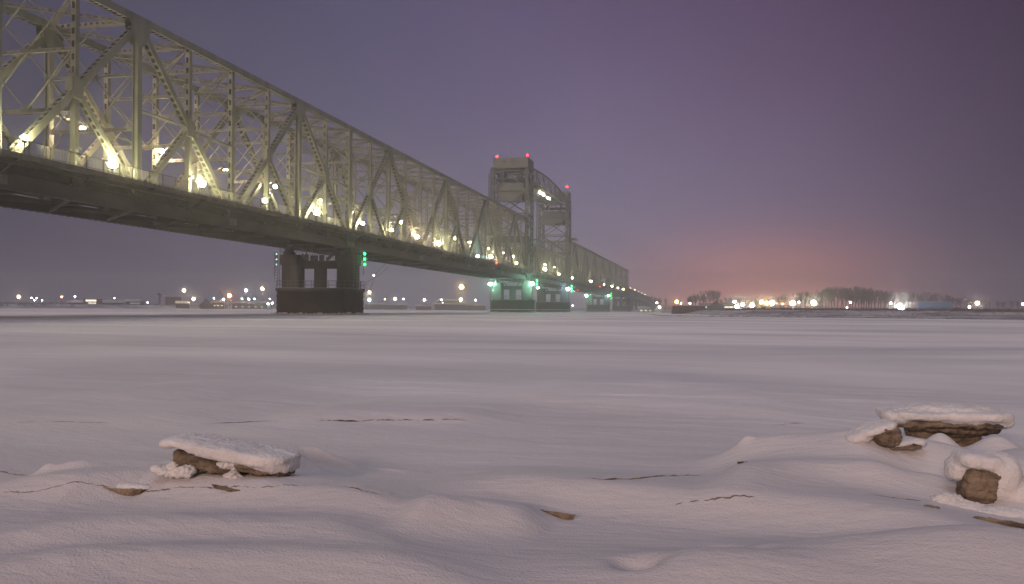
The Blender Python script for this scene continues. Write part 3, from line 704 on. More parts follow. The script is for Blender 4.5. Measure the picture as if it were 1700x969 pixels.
def make_bank():
    A = np.linspace(ea[0], ea[-1], 900); R_ = [0]; s = 1.2
    while R_[-1] < 5500: R_.append(R_[-1]+s); s *= 1.09
    R_ = np.array(R_)
    e = np.interp(A, ea, ed)+10*fbm(A*30, A*0, 51)
    Ag, Rg = np.meshgrid(A, R_); Rg = Rg+e[None, :]-3
    H = bank_h(Ag, Rg); nx, ny = len(A), len(R_)
    co = np.stack([(Rg*np.sin(Ag)).ravel(), (Rg*np.cos(Ag)).ravel(), H.ravel()], 1)
    i = (np.arange(ny-1)[:, None]*nx+np.arange(nx-1)[None, :]).ravel()
    q = np.stack([i, i+1, i+nx+1, i+nx], 1)
    me = bpy.data.meshes.new('far_bank'); me.from_pydata(co.tolist(), [], q.tolist()); me.update(); me.polygons.foreach_set('use_smooth', [True]*len(q)); me.materials.append(M['bank_snow'])
    o = bpy.data.objects.new('far_bank', me); COL.objects.link(o); tag(o, 'low snow-covered far bank of the river', kind='structure')
make_bank()
def onbank(px, dist, dz=-.1):
    a = az_of(px); return Vector((dist*math.sin(a), dist*math.cos(a), float(bank_h(np.array([a]), np.array([float(dist)]))[0])+dz))
def htop(px, py, dist): return at(px, py, dist).z
def brush():
    b = MB(); r = random.Random(4)
    def tuft(px, dist, h):
        p = onbank(px, dist)
        for k in range(5):
            a = r.uniform(0, 2*PI); l = h*r.uniform(.5, 1.1); w = .05+.04*h
            q = p+Vector((r.uniform(-1, 1)*h, r.uniform(-1, 1)*h, 0)); t = q+Vector((math.cos(a)*l*.4, math.sin(a)*l*.4, l))
            c = Vector((math.cos(a+1.3), math.sin(a+1.3), 0))*w
            b.quads([q-c, q+c, t], [(0, 1, 2)])
            for m in range(3):
                f = r.uniform(.3, .9); s = q.lerp(t, f); u = s+Vector((r.uniform(-.5, .5), r.uniform(-.5, .5), r.uniform(.2, .6)))*l*.5
                b.quads([s-c*.6, s+c*.6, u], [(0, 1, 2)])
    for k in range(2600):
        px = r.uniform(1090, 1760); d = float(np.interp(az_of(px), ea, ed))
        if r.random() < .82: tuft(px, d+r.uniform(52, 95), r.uniform(.5, 1.0))
        else: tuft(px, d+r.uniform(8, 50), r.uniform(.15, .45))
    for k in range(1500):
        px = r.uniform(-150, 1040); d = float(np.interp(az_of(px), ea, ed))
        tuft(px, d+r.uniform(20, 110), r.uniform(.4, 1.4))
    tag(b.build('undergrowth', 'reed'), 'low dark brush poking through the snow of the far bank', kind='stuff')
brush()
def shore_crack():
    b = MB(); xs = np.linspace(1075, 1760, 260); r = random.Random(9); prev = None
    for x in xs:
        y = float(np.interp(x, [1075, 1100, 1400, 1700, 1760], [521.5, 524.5, 527.2, 530.8, 531.4])); p = onice(x, y); p.x += r.uniform(-.1, .1); p.y += r.uniform(-.7, .7)
        w = r.uniform(.4, 1.4); h = r.uniform(.04, .15)
        cur = [p+Vector((0, -w*.3, .02)), p+Vector((0, 0, h)), p+Vector((0, w, .02))]
        if prev: b.quads(prev+cur, [(0, 3, 4, 1), (1, 4, 5, 2)])
        prev = cur
    tag(b.build('tide_crack', 'wood'), 'long dark tide crack in the river ice along the right-hand shore', 'ice crack')
shore_crack()

# ------------------------------------------------------------------ broken ice on the near snow
def blob(name, spec, m, vox, disp, dscale, parent=None, seed=0, smooth=6, loc=(0, 0, 0)):
    """spec: list of (centre, half sizes, rotation z, rotation y, roundness)"""
    import bmesh
    bm = bmesh.new()
    for c, hs, rz, ry, rd in spec:
        g = bmesh.ops.create_icosphere(bm, subdivisions=3, radius=1)['verts']
        Rm = Matrix.Rotation(rz, 3, 'Z') @ Matrix.Rotation(ry, 3, 'Y')
        for v in g:
            d = v.co.copy(); p = rd     # superellipsoid: rd 2 = ellipsoid, 6 = slab
            k = (abs(d.x)**p+abs(d.y)**p+abs(d.z)**p)**(-1/p)
            d = Vector((d.x*k*hs[0], d.y*k*hs[1], d.z*k*hs[2])); v.co = Rm @ d+Vector(c)
    me = bpy.data.meshes.new(name); bm.to_mesh(me); bm.free(); me.materials.append(m)
    o = bpy.data.objects.new(name, me); COL.objects.link(o)
    md = o.modifiers.new('r', 'REMESH'); md.mode = 'VOXEL'; md.voxel_size = vox; md.use_smooth_shade = True
    if smooth:
        ms = o.modifiers.new('s', 'SMOOTH'); ms.factor = .6; ms.iterations = smooth
    for k, (dd, ss) in enumerate(disp):
        tx = bpy.data.textures.new(name+'_t%d' % k, 'CLOUDS'); tx.noise_scale = ss; tx.noise_depth = 3
        mdd = o.modifiers.new('d%d' % k, 'DISPLACE'); mdd.texture = tx; mdd.strength = dd; mdd.mid_level = .5
        mdd.texture_coords = 'LOCAL'
    if parent: o.parent = parent; o.matrix_parent_inverse = Matrix.Translation(-parent.location)
    return o
def crumbs(seed, n, x0, x1):
    r = random.Random(seed); o = [((-.37, .0, .008), (.08, .05, .028), .2, .25, 2)]
    for k in range(n):
        x = r.uniform(x0, x1); q = r.uniform(.016, .036); z = r.uniform(0, .075)*(.5+.5*min(1, abs(x-x0)/.1)) if r.random() < .65 else 0
        o.append(((x, .045*z/.075-.02+r.uniform(-.012, .02), z), (q*r.uniform(1.2, 2), q, q*r.uniform(.45, .8)), r.uniform(0, 3), 0, 2))
    return o
def ice_chunk(label, px, py, ice, cap, vox=.011, di=((.03, .05), (.014, .015)), dc=((.022, .09), (.006, .02)), group='snow-capped slabs of broken river ice', rubble=None, zfix=None, voxr=None):
    p = onground(px, py) if zfix is None else onice(px, py); z = gz(p.x, p.y) if zfix is None else zfix
    R = empty('ice_block', (p.x, p.y, z), label, 'ice block', group)
    def wv(sp): return [((p.x+c[0], p.y+c[1], z+c[2]), hs, rz, ry, rd) for c, hs, rz, ry, rd in sp]
    blob('ice_slab', wv(ice), M['ice'], vox, di, dscale=0, parent=R, smooth=2)
    blob('snow_cap', wv(cap), M['snowcap'], vox, dc+((.005, .008),), dscale=0, parent=R, smooth=6)
    if rubble: blob('crumbled_snow', wv(rubble), M['snowcap'], voxr or vox*.9, ((.022, .018), (.008, .006)), dscale=0, parent=R, smooth=3)
    return R
# left slab: long cap drooping to the right over a hollow, crumbs below
ice_chunk('long tilted ice slab left of the picture centre with brown crumbling underside', 380, 791,
 [((-.16, .10, .06), (.20, .11, .048), .0, .12, 4), ((.08, .11, .045), (.22, .10, .035), 0, .08, 4), ((-.31, .05, .03), (.05, .05, .045), .3, 0, 3)],
 [((-.05, .12, .125), (.36, .16, .028), 0, .115, 4.5), ((.16, .12, .070), (.16, .13, .045), 0, .2, 3), ((.0, .03, .098), (.28, .07, .026), 0, .13, 3), ((-.37, .07, .150), (.05, .09, .026), 0, 0, 3)],
 vox=.009, dc=((.022, .10), (.010, .022)), di=((.035, .045), (.018, .013)),
 rubble=crumbs(3, 15, -.34, .12), voxr=.0052)
# right mushroom slab
ice_chunk('large flat-topped ice slab under thick snow, topmost of the heap on the right', 1570, 742,
 [((0, .12, .165), (.40, .25, .030), -.05, -.02, 6), ((-.13, .10, .13), (.25, .17, .035), 0, .10, 4), ((.20, .12, .12), (.20, .14, .05), .2, -.1, 4), ((.02, .18, .05), (.26, .14, .12), 0, 0, 3)],
 [((0, .12, .222), (.45, .29, .036), -.05, -.02, 5), ((-.34, .05, .200), (.12, .18, .048), 0, .1, 2.8), ((.33, .06, .195), (.13, .18, .065), 0, 0, 3), ((.05, .12, .27), (.30, .2, .028), 0, 0, 2), ((.10, -.10, .21), (.2, .06, .05), 0, 0, 2.2)],
 vox=.011, zfix=.015, dc=((.030, .12), (.012, .03)), di=((.04, .05), (.02, .015)))
# right front block
ice_chunk('upright rounded ice block with a bare brown face, in front of the flat-topped slab', 1640, 842,
 [((-.015, .10, .08), (.085, .075, .085), .15, .25, 4), ((.03, .12, .12), (.10, .09, .06), 0, 0, 3)],
 [((.0, .15, .200), (.12, .12, .042), 0, .08, 3.4), ((.09, .15, .12), (.10, .12, .13), 0, .1, 2.4), ((.17, .17, .04), (.15, .14, .09), 0, 0, 2), ((-.10, .16, .15), (.05, .08, .06), 0, 0, 2.4)],
 vox=.008, di=((.03, .05), (.012, .012)), dc=((.020, .07), (.006, .02)), rubble=[((-.17, .03, .0), (.09, .06, .055), 0, 0, 2), ((-.10, .0, -.01), (.09, .06, .035), 0, 0, 2), ((.05, -.03, -.02), (.2, .08, .03), 0, 0, 2)])
ice_chunk('small angular ice block just left of the flat-topped slab', 1462, 742,
 [((.035, .06, .06), (.07, .09, .065), .3, .1, 4)], [((-.02, .08, .098), (.11, .12, .026), .2, -.28, 4), ((-.10, .10, .045), (.09, .12, .035), 0, -.3, 2.6)], vox=.010)
ice_chunk('thin broken plate of ice leaning in front of the small block', 1500, 748,
 [((.0, .02, .02), (.10, .06, .014), .1, -.12, 5)], [((.0, .03, .04), (.11, .06, .018), .1, -.12, 3), ((.09, .02, .045), (.04, .04, .025), 0, 0, 2.4)], vox=.009)
def shard(label, px, py, lx, ly, th, rz, ry, capf=.0, dz=.0):
    """a broken wedge of ice, thick along the edge that faces the shore, its back buried in the drift"""
    import bmesh
    p = onground(px, py); z = gz(p.x, p.y)+dz; r = random.Random(px*31+py)
    R = empty('ice_shard', (p.x, p.y, z), label, 'ice shard', 'bare brown shards of ice in the drifts')
    n = 13; ring = []
    for k in range(n):
        a = 2*PI*k/n; q = r.uniform(.55, 1.15)
        ring.append((math.cos(a)*lx*q*1.1, math.sin(a)*ly*q))
    b = MB(); Rm = Matrix.Rotation(rz, 3, 'Z') @ Matrix.Rotation(ry, 3, 'Y'); top = []; bot = []
    for x, y in ring:
        f = .5-.5*y/ly; zt_ = th*(.15+1.5*f)*r.uniform(.7, 1.2)-.002; zb_ = -th*1.5-.01
        top.append(Rm @ Vector((x, y, zt_))+p.xy.to_3d()+Vector((0, 0, z))); bot.append(Rm @ Vector((x*.8, y*.7+ly*.15, zb_))+p.xy.to_3d()+Vector((0, 0, z)))
    b.quads(top+bot, [tuple(range(n)), tuple(range(2*n-1, n-1, -1))]+[(j, j+n, (j+1) % n+n, (j+1) % n) for j in range(n)])
    o = b.build('ice_slab', 'ice', R)
    md = o.modifiers.new('r', 'REMESH'); md.mode = 'VOXEL'; md.voxel_size = max(.0035, th*.28); md.use_smooth_shade = False
    for k, (dd, ss) in enumerate(((.016, .03), (.008, .008))):
        tx = bpy.data.textures.new('shard_t', 'CLOUDS'); tx.noise_scale = ss; m_ = o.modifiers.new('d', 'DISPLACE'); m_.texture = tx; m_.strength = dd*min(1, th/.02); m_.mid_level = .5
    if capf: blob('snow_cap', [((p.x+lx*.15, p.y+ly*.75, z+th*.75), (lx*capf*1.2, ly*.7, th*.9), rz, ry, 2.2)], M['snowcap'], .006, ((.008, .03), (.006, .01)), 0, R, smooth=3)
shard('small dark hollow piece of ice at the left toe of the right heap', 1232, 768, .03, .015, .012, 0, 0, 0, -0.004)
shard('wide brown ice patch in the drift below the long tilted slab', 200, 815, .16, .06, .022, .05, 0, .7, -.006)
shard('flat olive-brown sliver of ice right of the wide brown patch', 382, 812, .11, .03, .012, -.15, .1, 0, -.003)
shard('small dark bare ice wedge in the middle foreground', 925, 857, .10, .022, .011, -.12, .05, 0, .012)
shard('long brown slab edge at the right frame below the upright block', 1690, 876, .17, .07, .028, -.12, .1, 0, -0.004)
shard('little brown chip beside the foot of the upright block', 1590, 795, .06, .03, .016, .1, 0, 0, -0.004)
shard('small dark chips at the toe of the rounded drift on the right', 1545, 842, .04, .015, .012, 0, 0, 0, -0.004)

def crack(pts, H, label, seed):
    r = random.Random(seed); G = [onground(*q) for q in pts]; xs = np.array([g.x for g in G]); ys = np.array([g.y for g in G]); n = int((xs[-1]-xs[0])/.012); b = MB(); prev = None; hh = 0
    for k in range(n+1):
        x = xs[0]+(xs[-1]-xs[0])*k/n; y = float(np.interp(x, xs, ys))+.03*float(fbm(np.array([x*6]), np.array([1.0]), 77+seed)[0])+.006*r.uniform(-1, 1)
        z = gz(x, y); e = min(1, k/14, (n-k)/14); hh = .7*hh+.3*r.uniform(-.4, 1.25); t = max(0, hh)*H*e
        cur = [Vector((x, y-.004, z-.006)), Vector((x, y+.004, z+t)), Vector((x, y+.05+.5*H, z+t*.7)), Vector((x, y+.10+H, z-.004))]
        if prev: b.quads(prev+cur, [(0, 4, 5, 1)], 0); b.quads(prev+cur, [(1, 5, 6, 2), (2, 6, 7, 3)], 1)
        prev = cur
    tag(b.build('ice_crack', ['ice', 'snow'], None, True), label, 'ice crack', 'open cracks in the near ice')
CL = ['short crack at the left frame edge beside the low lump', 'long broken crack running left to right just below the tilted slab', 'longest brown-edged crack across the middle of the snow', 'thin curved crack right of centre leading to the right heap',
      'slanting brown crack below the right end of the tilted slab', 'short crack in the flat snow left of the flat-topped slab', 'fine crack on the slope of the right heap', 'ragged tan ice edge in the drift under the right heap', 'faint broken crack on the flat snow left of the longest crack', 'faint crack at the left frame edge on the flat snow']
for i, (pts, H) in enumerate(STEPS): crack(pts, H*.6, CL[i], i)
# ------------------------------------------------------------------ lamps on the bridge
def onplane(px, py, Xp):
    d = dirv(px, py); k = Xp/d.x; return Vector((Xp, d.y*k, CZ+d.z*k))
WARM, WARM2, ORANGE, TEAL, COOL, REDC, GREENC = (1, .91, .45), (1, .74, .40), (1, .36, .04), (.45, 1, .82), (.80, .95, 1), (1, .02, .012), (.01, 1, .12)
EM = {}
def em(c, s):
    k = (c, round(s, 2))
    if k not in EM: EM[k] = emis('lamp_glow_%d' % len(EM), c, s)
    return EM[k]
LK = 3.0
def inten(c, I, r): return em(c, LK*I/(PI*r*r))
GLARE_HALO = None
def glare_halo(R, p, rad, dens, par_label=None):
    """ball of thin fog added round a lamp to imitate its glare"""
    key = 'lamp_glare_fog_%g' % dens
    m = bpy.data.materials.get(key)
    if not m:
        m = bpy.data.materials.new(key); m.use_nodes = True; t = m.node_tree; t.nodes.clear()
        o = t.nodes.new('ShaderNodeOutputMaterial'); v = t.nodes.new('ShaderNodeVolumePrincipled')
        v.inputs['Color'].default_value = (.96, .96, .98, 1); v.inputs['Density'].default_value = dens; v.inputs['Anisotropy'].default_value = .5
        t.links.new(v.outputs[0], o.inputs['Volume'])
    part('glare_fog', m, R, lambda b: b.ball(p, rad, k=20, m=12), True)  # volume added only for the halo of glare
def floodlight(p, col, I, r, label, group, zfoot=12.35):
    R = empty('floodlight', (p.x, p.y, zfoot), label, 'floodlight', group)
    part('post', 'rail', R, lambda b: (b.tube([(p.x, p.y, zfoot-.3), (p.x, p.y, p.z-r)], .05, 6), b.box((p.x, p.y, zfoot-.1), (.3, .3, .2))))
    part('lamp_housing', 'rail', R, lambda b: (b.tube([(p.x, p.y, p.z-r-.10), (p.x, p.y, p.z-r+.06)], r*.7, 10, r1=r*.85),))
    part('lamp_glass', inten(col, I, r), R, lambda b: b.ball((p.x, p.y, p.z), r), True)
    if I > 44: glare_halo(R, p, 2.0 if p.y < 160 else 3.2, .022)
    return R
near = [(41, 229, WARM, 70, .2), (187, 273, WARM, 105, .30), (335, 305, WARM, 105, .30), (440, 333, WARM, 50, .22), (526, 353, WARM, 100, .30), (602, 371, WARM, 50, .2), (650, 382, WARM, 40, .2), (692, 393, WARM2, 80, .27), (728, 404, WARM, 105, .32), (793, 425, TEAL, 45, .26),
        (815, 426, WARM, 90, .33), (858, 437, WARM, 50, .2), (905, 447, WARM, 80, .34), (928, 455, WARM, 50, .24), (950, 461, WARM, 40, .22), (981, 467, WARM, 70, .36), (1003, 472, WARM, 40, .22), (1016, 475, WARM, 40, .24), (1026, 478, WARM, 40, .24), (1035, 480, WARM, 40, .24)]
for i, (px, py, c, I, r) in enumerate(near):
    q = onplane(px, py, -51.2); r *= 1.2; I *= .60
    nm = 'bluish' if c is TEAL else 'big glaring' if I > 51 else 'warm' if I > 36 else 'small pale'
    floodlight(q, c, I, r, '%s floodlight on the near walkway, %s from the left' % (nm, ORD[i]), 'floodlights along the near walkway')
def hanglamp(q, col, I, r, label, group):
    R = empty('bridge_lamp', (q.x, q.y, q.z), label, 'bridge lamp', group)
    part('bracket_arm', 'rail', R, lambda b: b.tube([(XF+.3, q.y, q.z+.1), (q.x-.5, q.y, q.z+.5), (q.x, q.y, q.z+.32)], .05, 5))
    part('lamp_shade', 'rail', R, lambda b: b.tube([(q.x, q.y, q.z+r*.6), (q.x, q.y, q.z+r*1.25)], r*.95, 10, r1=r*.3))
    part('lamp_glass', inten(col, I, r), R, lambda b: b.ball((q.x, q.y, q.z), r), True)
far = [(137, 213, WARM2, 60, .18), (268, 250, WARM2, 60, .18), (374.5, 283, WARM2, 60, .19), (457, 309, WARM, 45, .2), (532, 330, WARM, 35, .15), (602, 352, WARM, 35, .15), (665, 368, WARM, 55, .22), (712, 383, WARM, 35, .16), (756, 395, WARM, 50, .24), (780, 402, WARM2, 40, .2), (812, 412, WARM, 40, .2), (837, 420, WARM2, 50, .24),
       (853, 425, WARM, 40, .2), (905, 438, WARM, 40, .26), (920, 443, WARM, 35, .2), (931, 444, WARM, 50, .28), (1000, 463, WARM, 30, .22), (1029, 474, WARM, 40, .3)]
for i, (px, py, c, I, r) in enumerate(far):
    q = onplane(px, py, -60.3); r *= 1.3
    hanglamp(q, c, I, r, 'yellow lamp high on a far-truss bracket, %s from the left' % ORD[i], 'lamps on brackets of the far truss')
def pierlamp(x, y, z, col, I, r, label):
    R = empty('pier_floodlight', (x, y, 3.87), label, 'floodlight', 'floodlights at the pier ends')
    part('post', 'steel', R, lambda b: (b.tube([(x, y, 3.8), (x, y, z-r)], .09, 6), b.beam((x-.5, y, 4.9), (x+.5, y, 4.9), .06, .06)))
    part('lamp_housing', 'rail', R, lambda b: b.tube([(x, y, z+r*.7), (x, y, z+r*1.2)], r*.9, 10, r1=r*.4))
    part('lamp_glass', inten(col, I, r), R, lambda b: b.ball((x, y, z), r, sz=1.15), True)
    glare_halo(R, (x, y, z), 3.6, .008)
pierlamp(-62.75, 251.3, 8.5, (.42, 1, .68), 90, .46, 'brilliant green-white floodlight at the left end of the nearer tower pier')
pierlamp(-50.15, 251.3, 8.7, (.42, 1, .68), 90, .48, 'brilliant green-white floodlight at the right end of the nearer tower pier')
pierlamp(-50.35, 321.6, 8.7, (.55, .85, 1), 60, .46, 'bluish-white floodlight at the end of the farther tower pier')
pierlamp(-62.7, 463.9, 8.6, (.42, 1, .7), 75, .56, 'green-white floodlight at the left end of the small hazy pier')
pierlamp(-50.7, 463.9, 8.6, (.5, .95, .95), 60, .46, 'pale blue-green floodlight at the right end of the small hazy pier')
def signal(x, y, zs, col, I, r, label, lit=True, cat='signal light'):
    R = empty('navigation_signal', (x, y, zs[-1]-.4), label, cat, 'green triple signals on the piers')
    part('mast', 'rail', R, lambda b: (b.tube([(x-.25, y+.1, zs[-1]-1.6), (x-.25, y+.1, zs[0]+.4)], .045, 5), b.box((x-.1, y+.12, (zs[0]+zs[-1])/2), (.34, .05, zs[0]-zs[-1]+.6))))
    for z in zs:
        part('signal_lamp', inten(col, I, r) if lit else 'glass', R, lambda b: b.ball((x, y, z), r, k=8, m=6), True)
signal(-50.25, 123.0, (9.18, 8.36, 7.57), GREENC, .8, .17, 'three stacked green signal lights on the right end of the nearest pier')
signal(-62.9, 119.5, (9.0, 8.2, 7.42), TEAL, .03, .12, 'dim teal signal box seen edge-on at the left end of the nearest pier')
signal(-49.2, 254.2, (9.7, 8.6, 7.5), GREENC, .8, .2, 'green triple signal beside the nearer tower pier')
signal(-49.3, 323.4, (9.9, 8.9, 7.9), (.03, 1, .35), .8, .22, 'green triple signal beside the farther tower pier')
signal(-49.3, 462.8, (9.8, 8.6, 7.2), GREENC, .8, .24, 'green triple signal beside the small hazy pier')
def beacon(q, base, label, I=5, r=.2, col=REDC, group='red beacons on the bridge'):
    I = I*.16 if col is REDC else I*.5
    R = empty('beacon_light', base, label, 'beacon', group)
    part('mount', 'rail', R, lambda b: b.beam(base, q, .06, .06))
    part('beacon_glass', inten(col, I, r), R, lambda b: b.ball(q, r, k=8, m=6), True)
beacon((-60.8, 250.6, 46.25), (-60.8, 250.6, 45.6), 'red beacon on the left roof corner of the nearer lift tower', 14, .32)
beacon((-51.6, 250.6, 46.35), (-51.6, 250.6, 45.6), 'red beacon on the right roof corner of the nearer lift tower', 14, .32)
beacon((-52.2, 329.0, 48.0), (-52.2, 329.0, 45.6), 'red beacon above the roof of the farther lift tower', 16, .38)
q = onplane(752, 449.3, -61.9); beacon(q, (q.x, q.y, 10.0), 'single red light under the far edge of the long span', 6, .22)
q = onplane(824, 436, -49.9); beacon(q, (q.x, q.y, 12.3), 'red light on the near deck edge just before the nearer lift tower', 9, .24)
q = onplane(959, 481.5, -57.5); beacon(q, (q.x, q.y, 9.9), 'left of two tiny red lights under the span beyond the towers', 4, .2)
q = onplane(965, 479.3, -57.5); beacon(q, (q.x, q.y, 9.9), 'right of two tiny red lights under the span beyond the towers', 4, .2)
q = onplane(995.6, 475.6, -49.9); beacon(q, (q.x, q.y, 12.3), 'small red light on the deck edge of the far span', 5, .2)
q = onplane(893.5, 477.5, -49.3); beacon(q, (q.x, q.y, 9.8), 'yellow-green lamp under the deck edge between the tower piers', 30, .3, (.65, 1, .25), 'lamps under the deck')
for i, (yy_, zz_) in enumerate(((285, 40.1), (288.6, 40.1), (292.2, 40.1), (299.2, 40.1), (302.8, 40.1))):
    beacon((-54.4, yy_, zz_), (-54.4, yy_, 40.45), 'white lamp hanging under the high link truss, %s from the nearer tower' % ORD[i], 26, .27, (1, .93, .6), 'white lamps under the high link truss')

# ------------------------------------------------------------------ approach viaduct on the far bank
def viaduct():
    R = empty('approach_viaduct', (XM, 840, 0), 'approach ramp curving down behind the end of the trusses to the far bank', 'viaduct')
    zf = lambda t: 12.3-7.5*t**1.3
    yf = lambda t: 598.5+520*t
    n = 26
    for k in range(n):
        a, c = k/n, (k+1)/n
        part('deck_section', 'deck', R, lambda b: (b.beam((XM, yf(a), zf(a)-.6), (XM, yf(c), zf(c)-.6), 13.0, 1.2), b.beam((XM-.01, yf(a), zf(a)-1.9), (XM-.01, yf(c), zf(c)-1.9), 8, 1.5)))
        part('railing', 'rail', R, lambda b: (b.beam((XE-.5, yf(a), zf(a)+1.1), (XE-.5, yf(c), zf(c)+1.1), .12, .12), b.beam((XE-.5, yf(a), zf(a)+.6), (XE-.5, yf(c), zf(c)+.6), .06, .5)))
    for k in range(1, 14):
        t = k/14; y = yf(t)
        part('column_pair', 'concrete', R, lambda b: (b.box((-52.5, y, (zf(t)-2.6)/2), (1.4, 1.6, zf(t)-2.6)), b.box((-61.3, y, (zf(t)-2.6)/2), (1.4, 1.6, zf(t)-2.6)), b.box((XM, y, zf(t)-3.0), (12, 1.7, .9))))
    for k in range(12):
        t = (k+.5)/12; y = yf(t); z = zf(t)
        L_ = empty('street_lamp', (XF, y, z), 'small hooked street lamp on the far ramp, %s from the end of the trusses' % ORD[k], 'street lamp', 'street lamps on the far ramp')
        part('pole', 'rail', L_, lambda b: b.tube([(XF, y, z-.2), (XF, y, z+7), (XF+.8, y, z+7.7), (XF+1.8, y, z+7.8)], .10, 5))
        part('lamp_glass', inten(WARM2, 1.2 if k % 3 else 2.2, .2), L_, lambda b: b.ball((XF+1.9, y, z+7.65), .22, k=8, m=5), True)
viaduct()

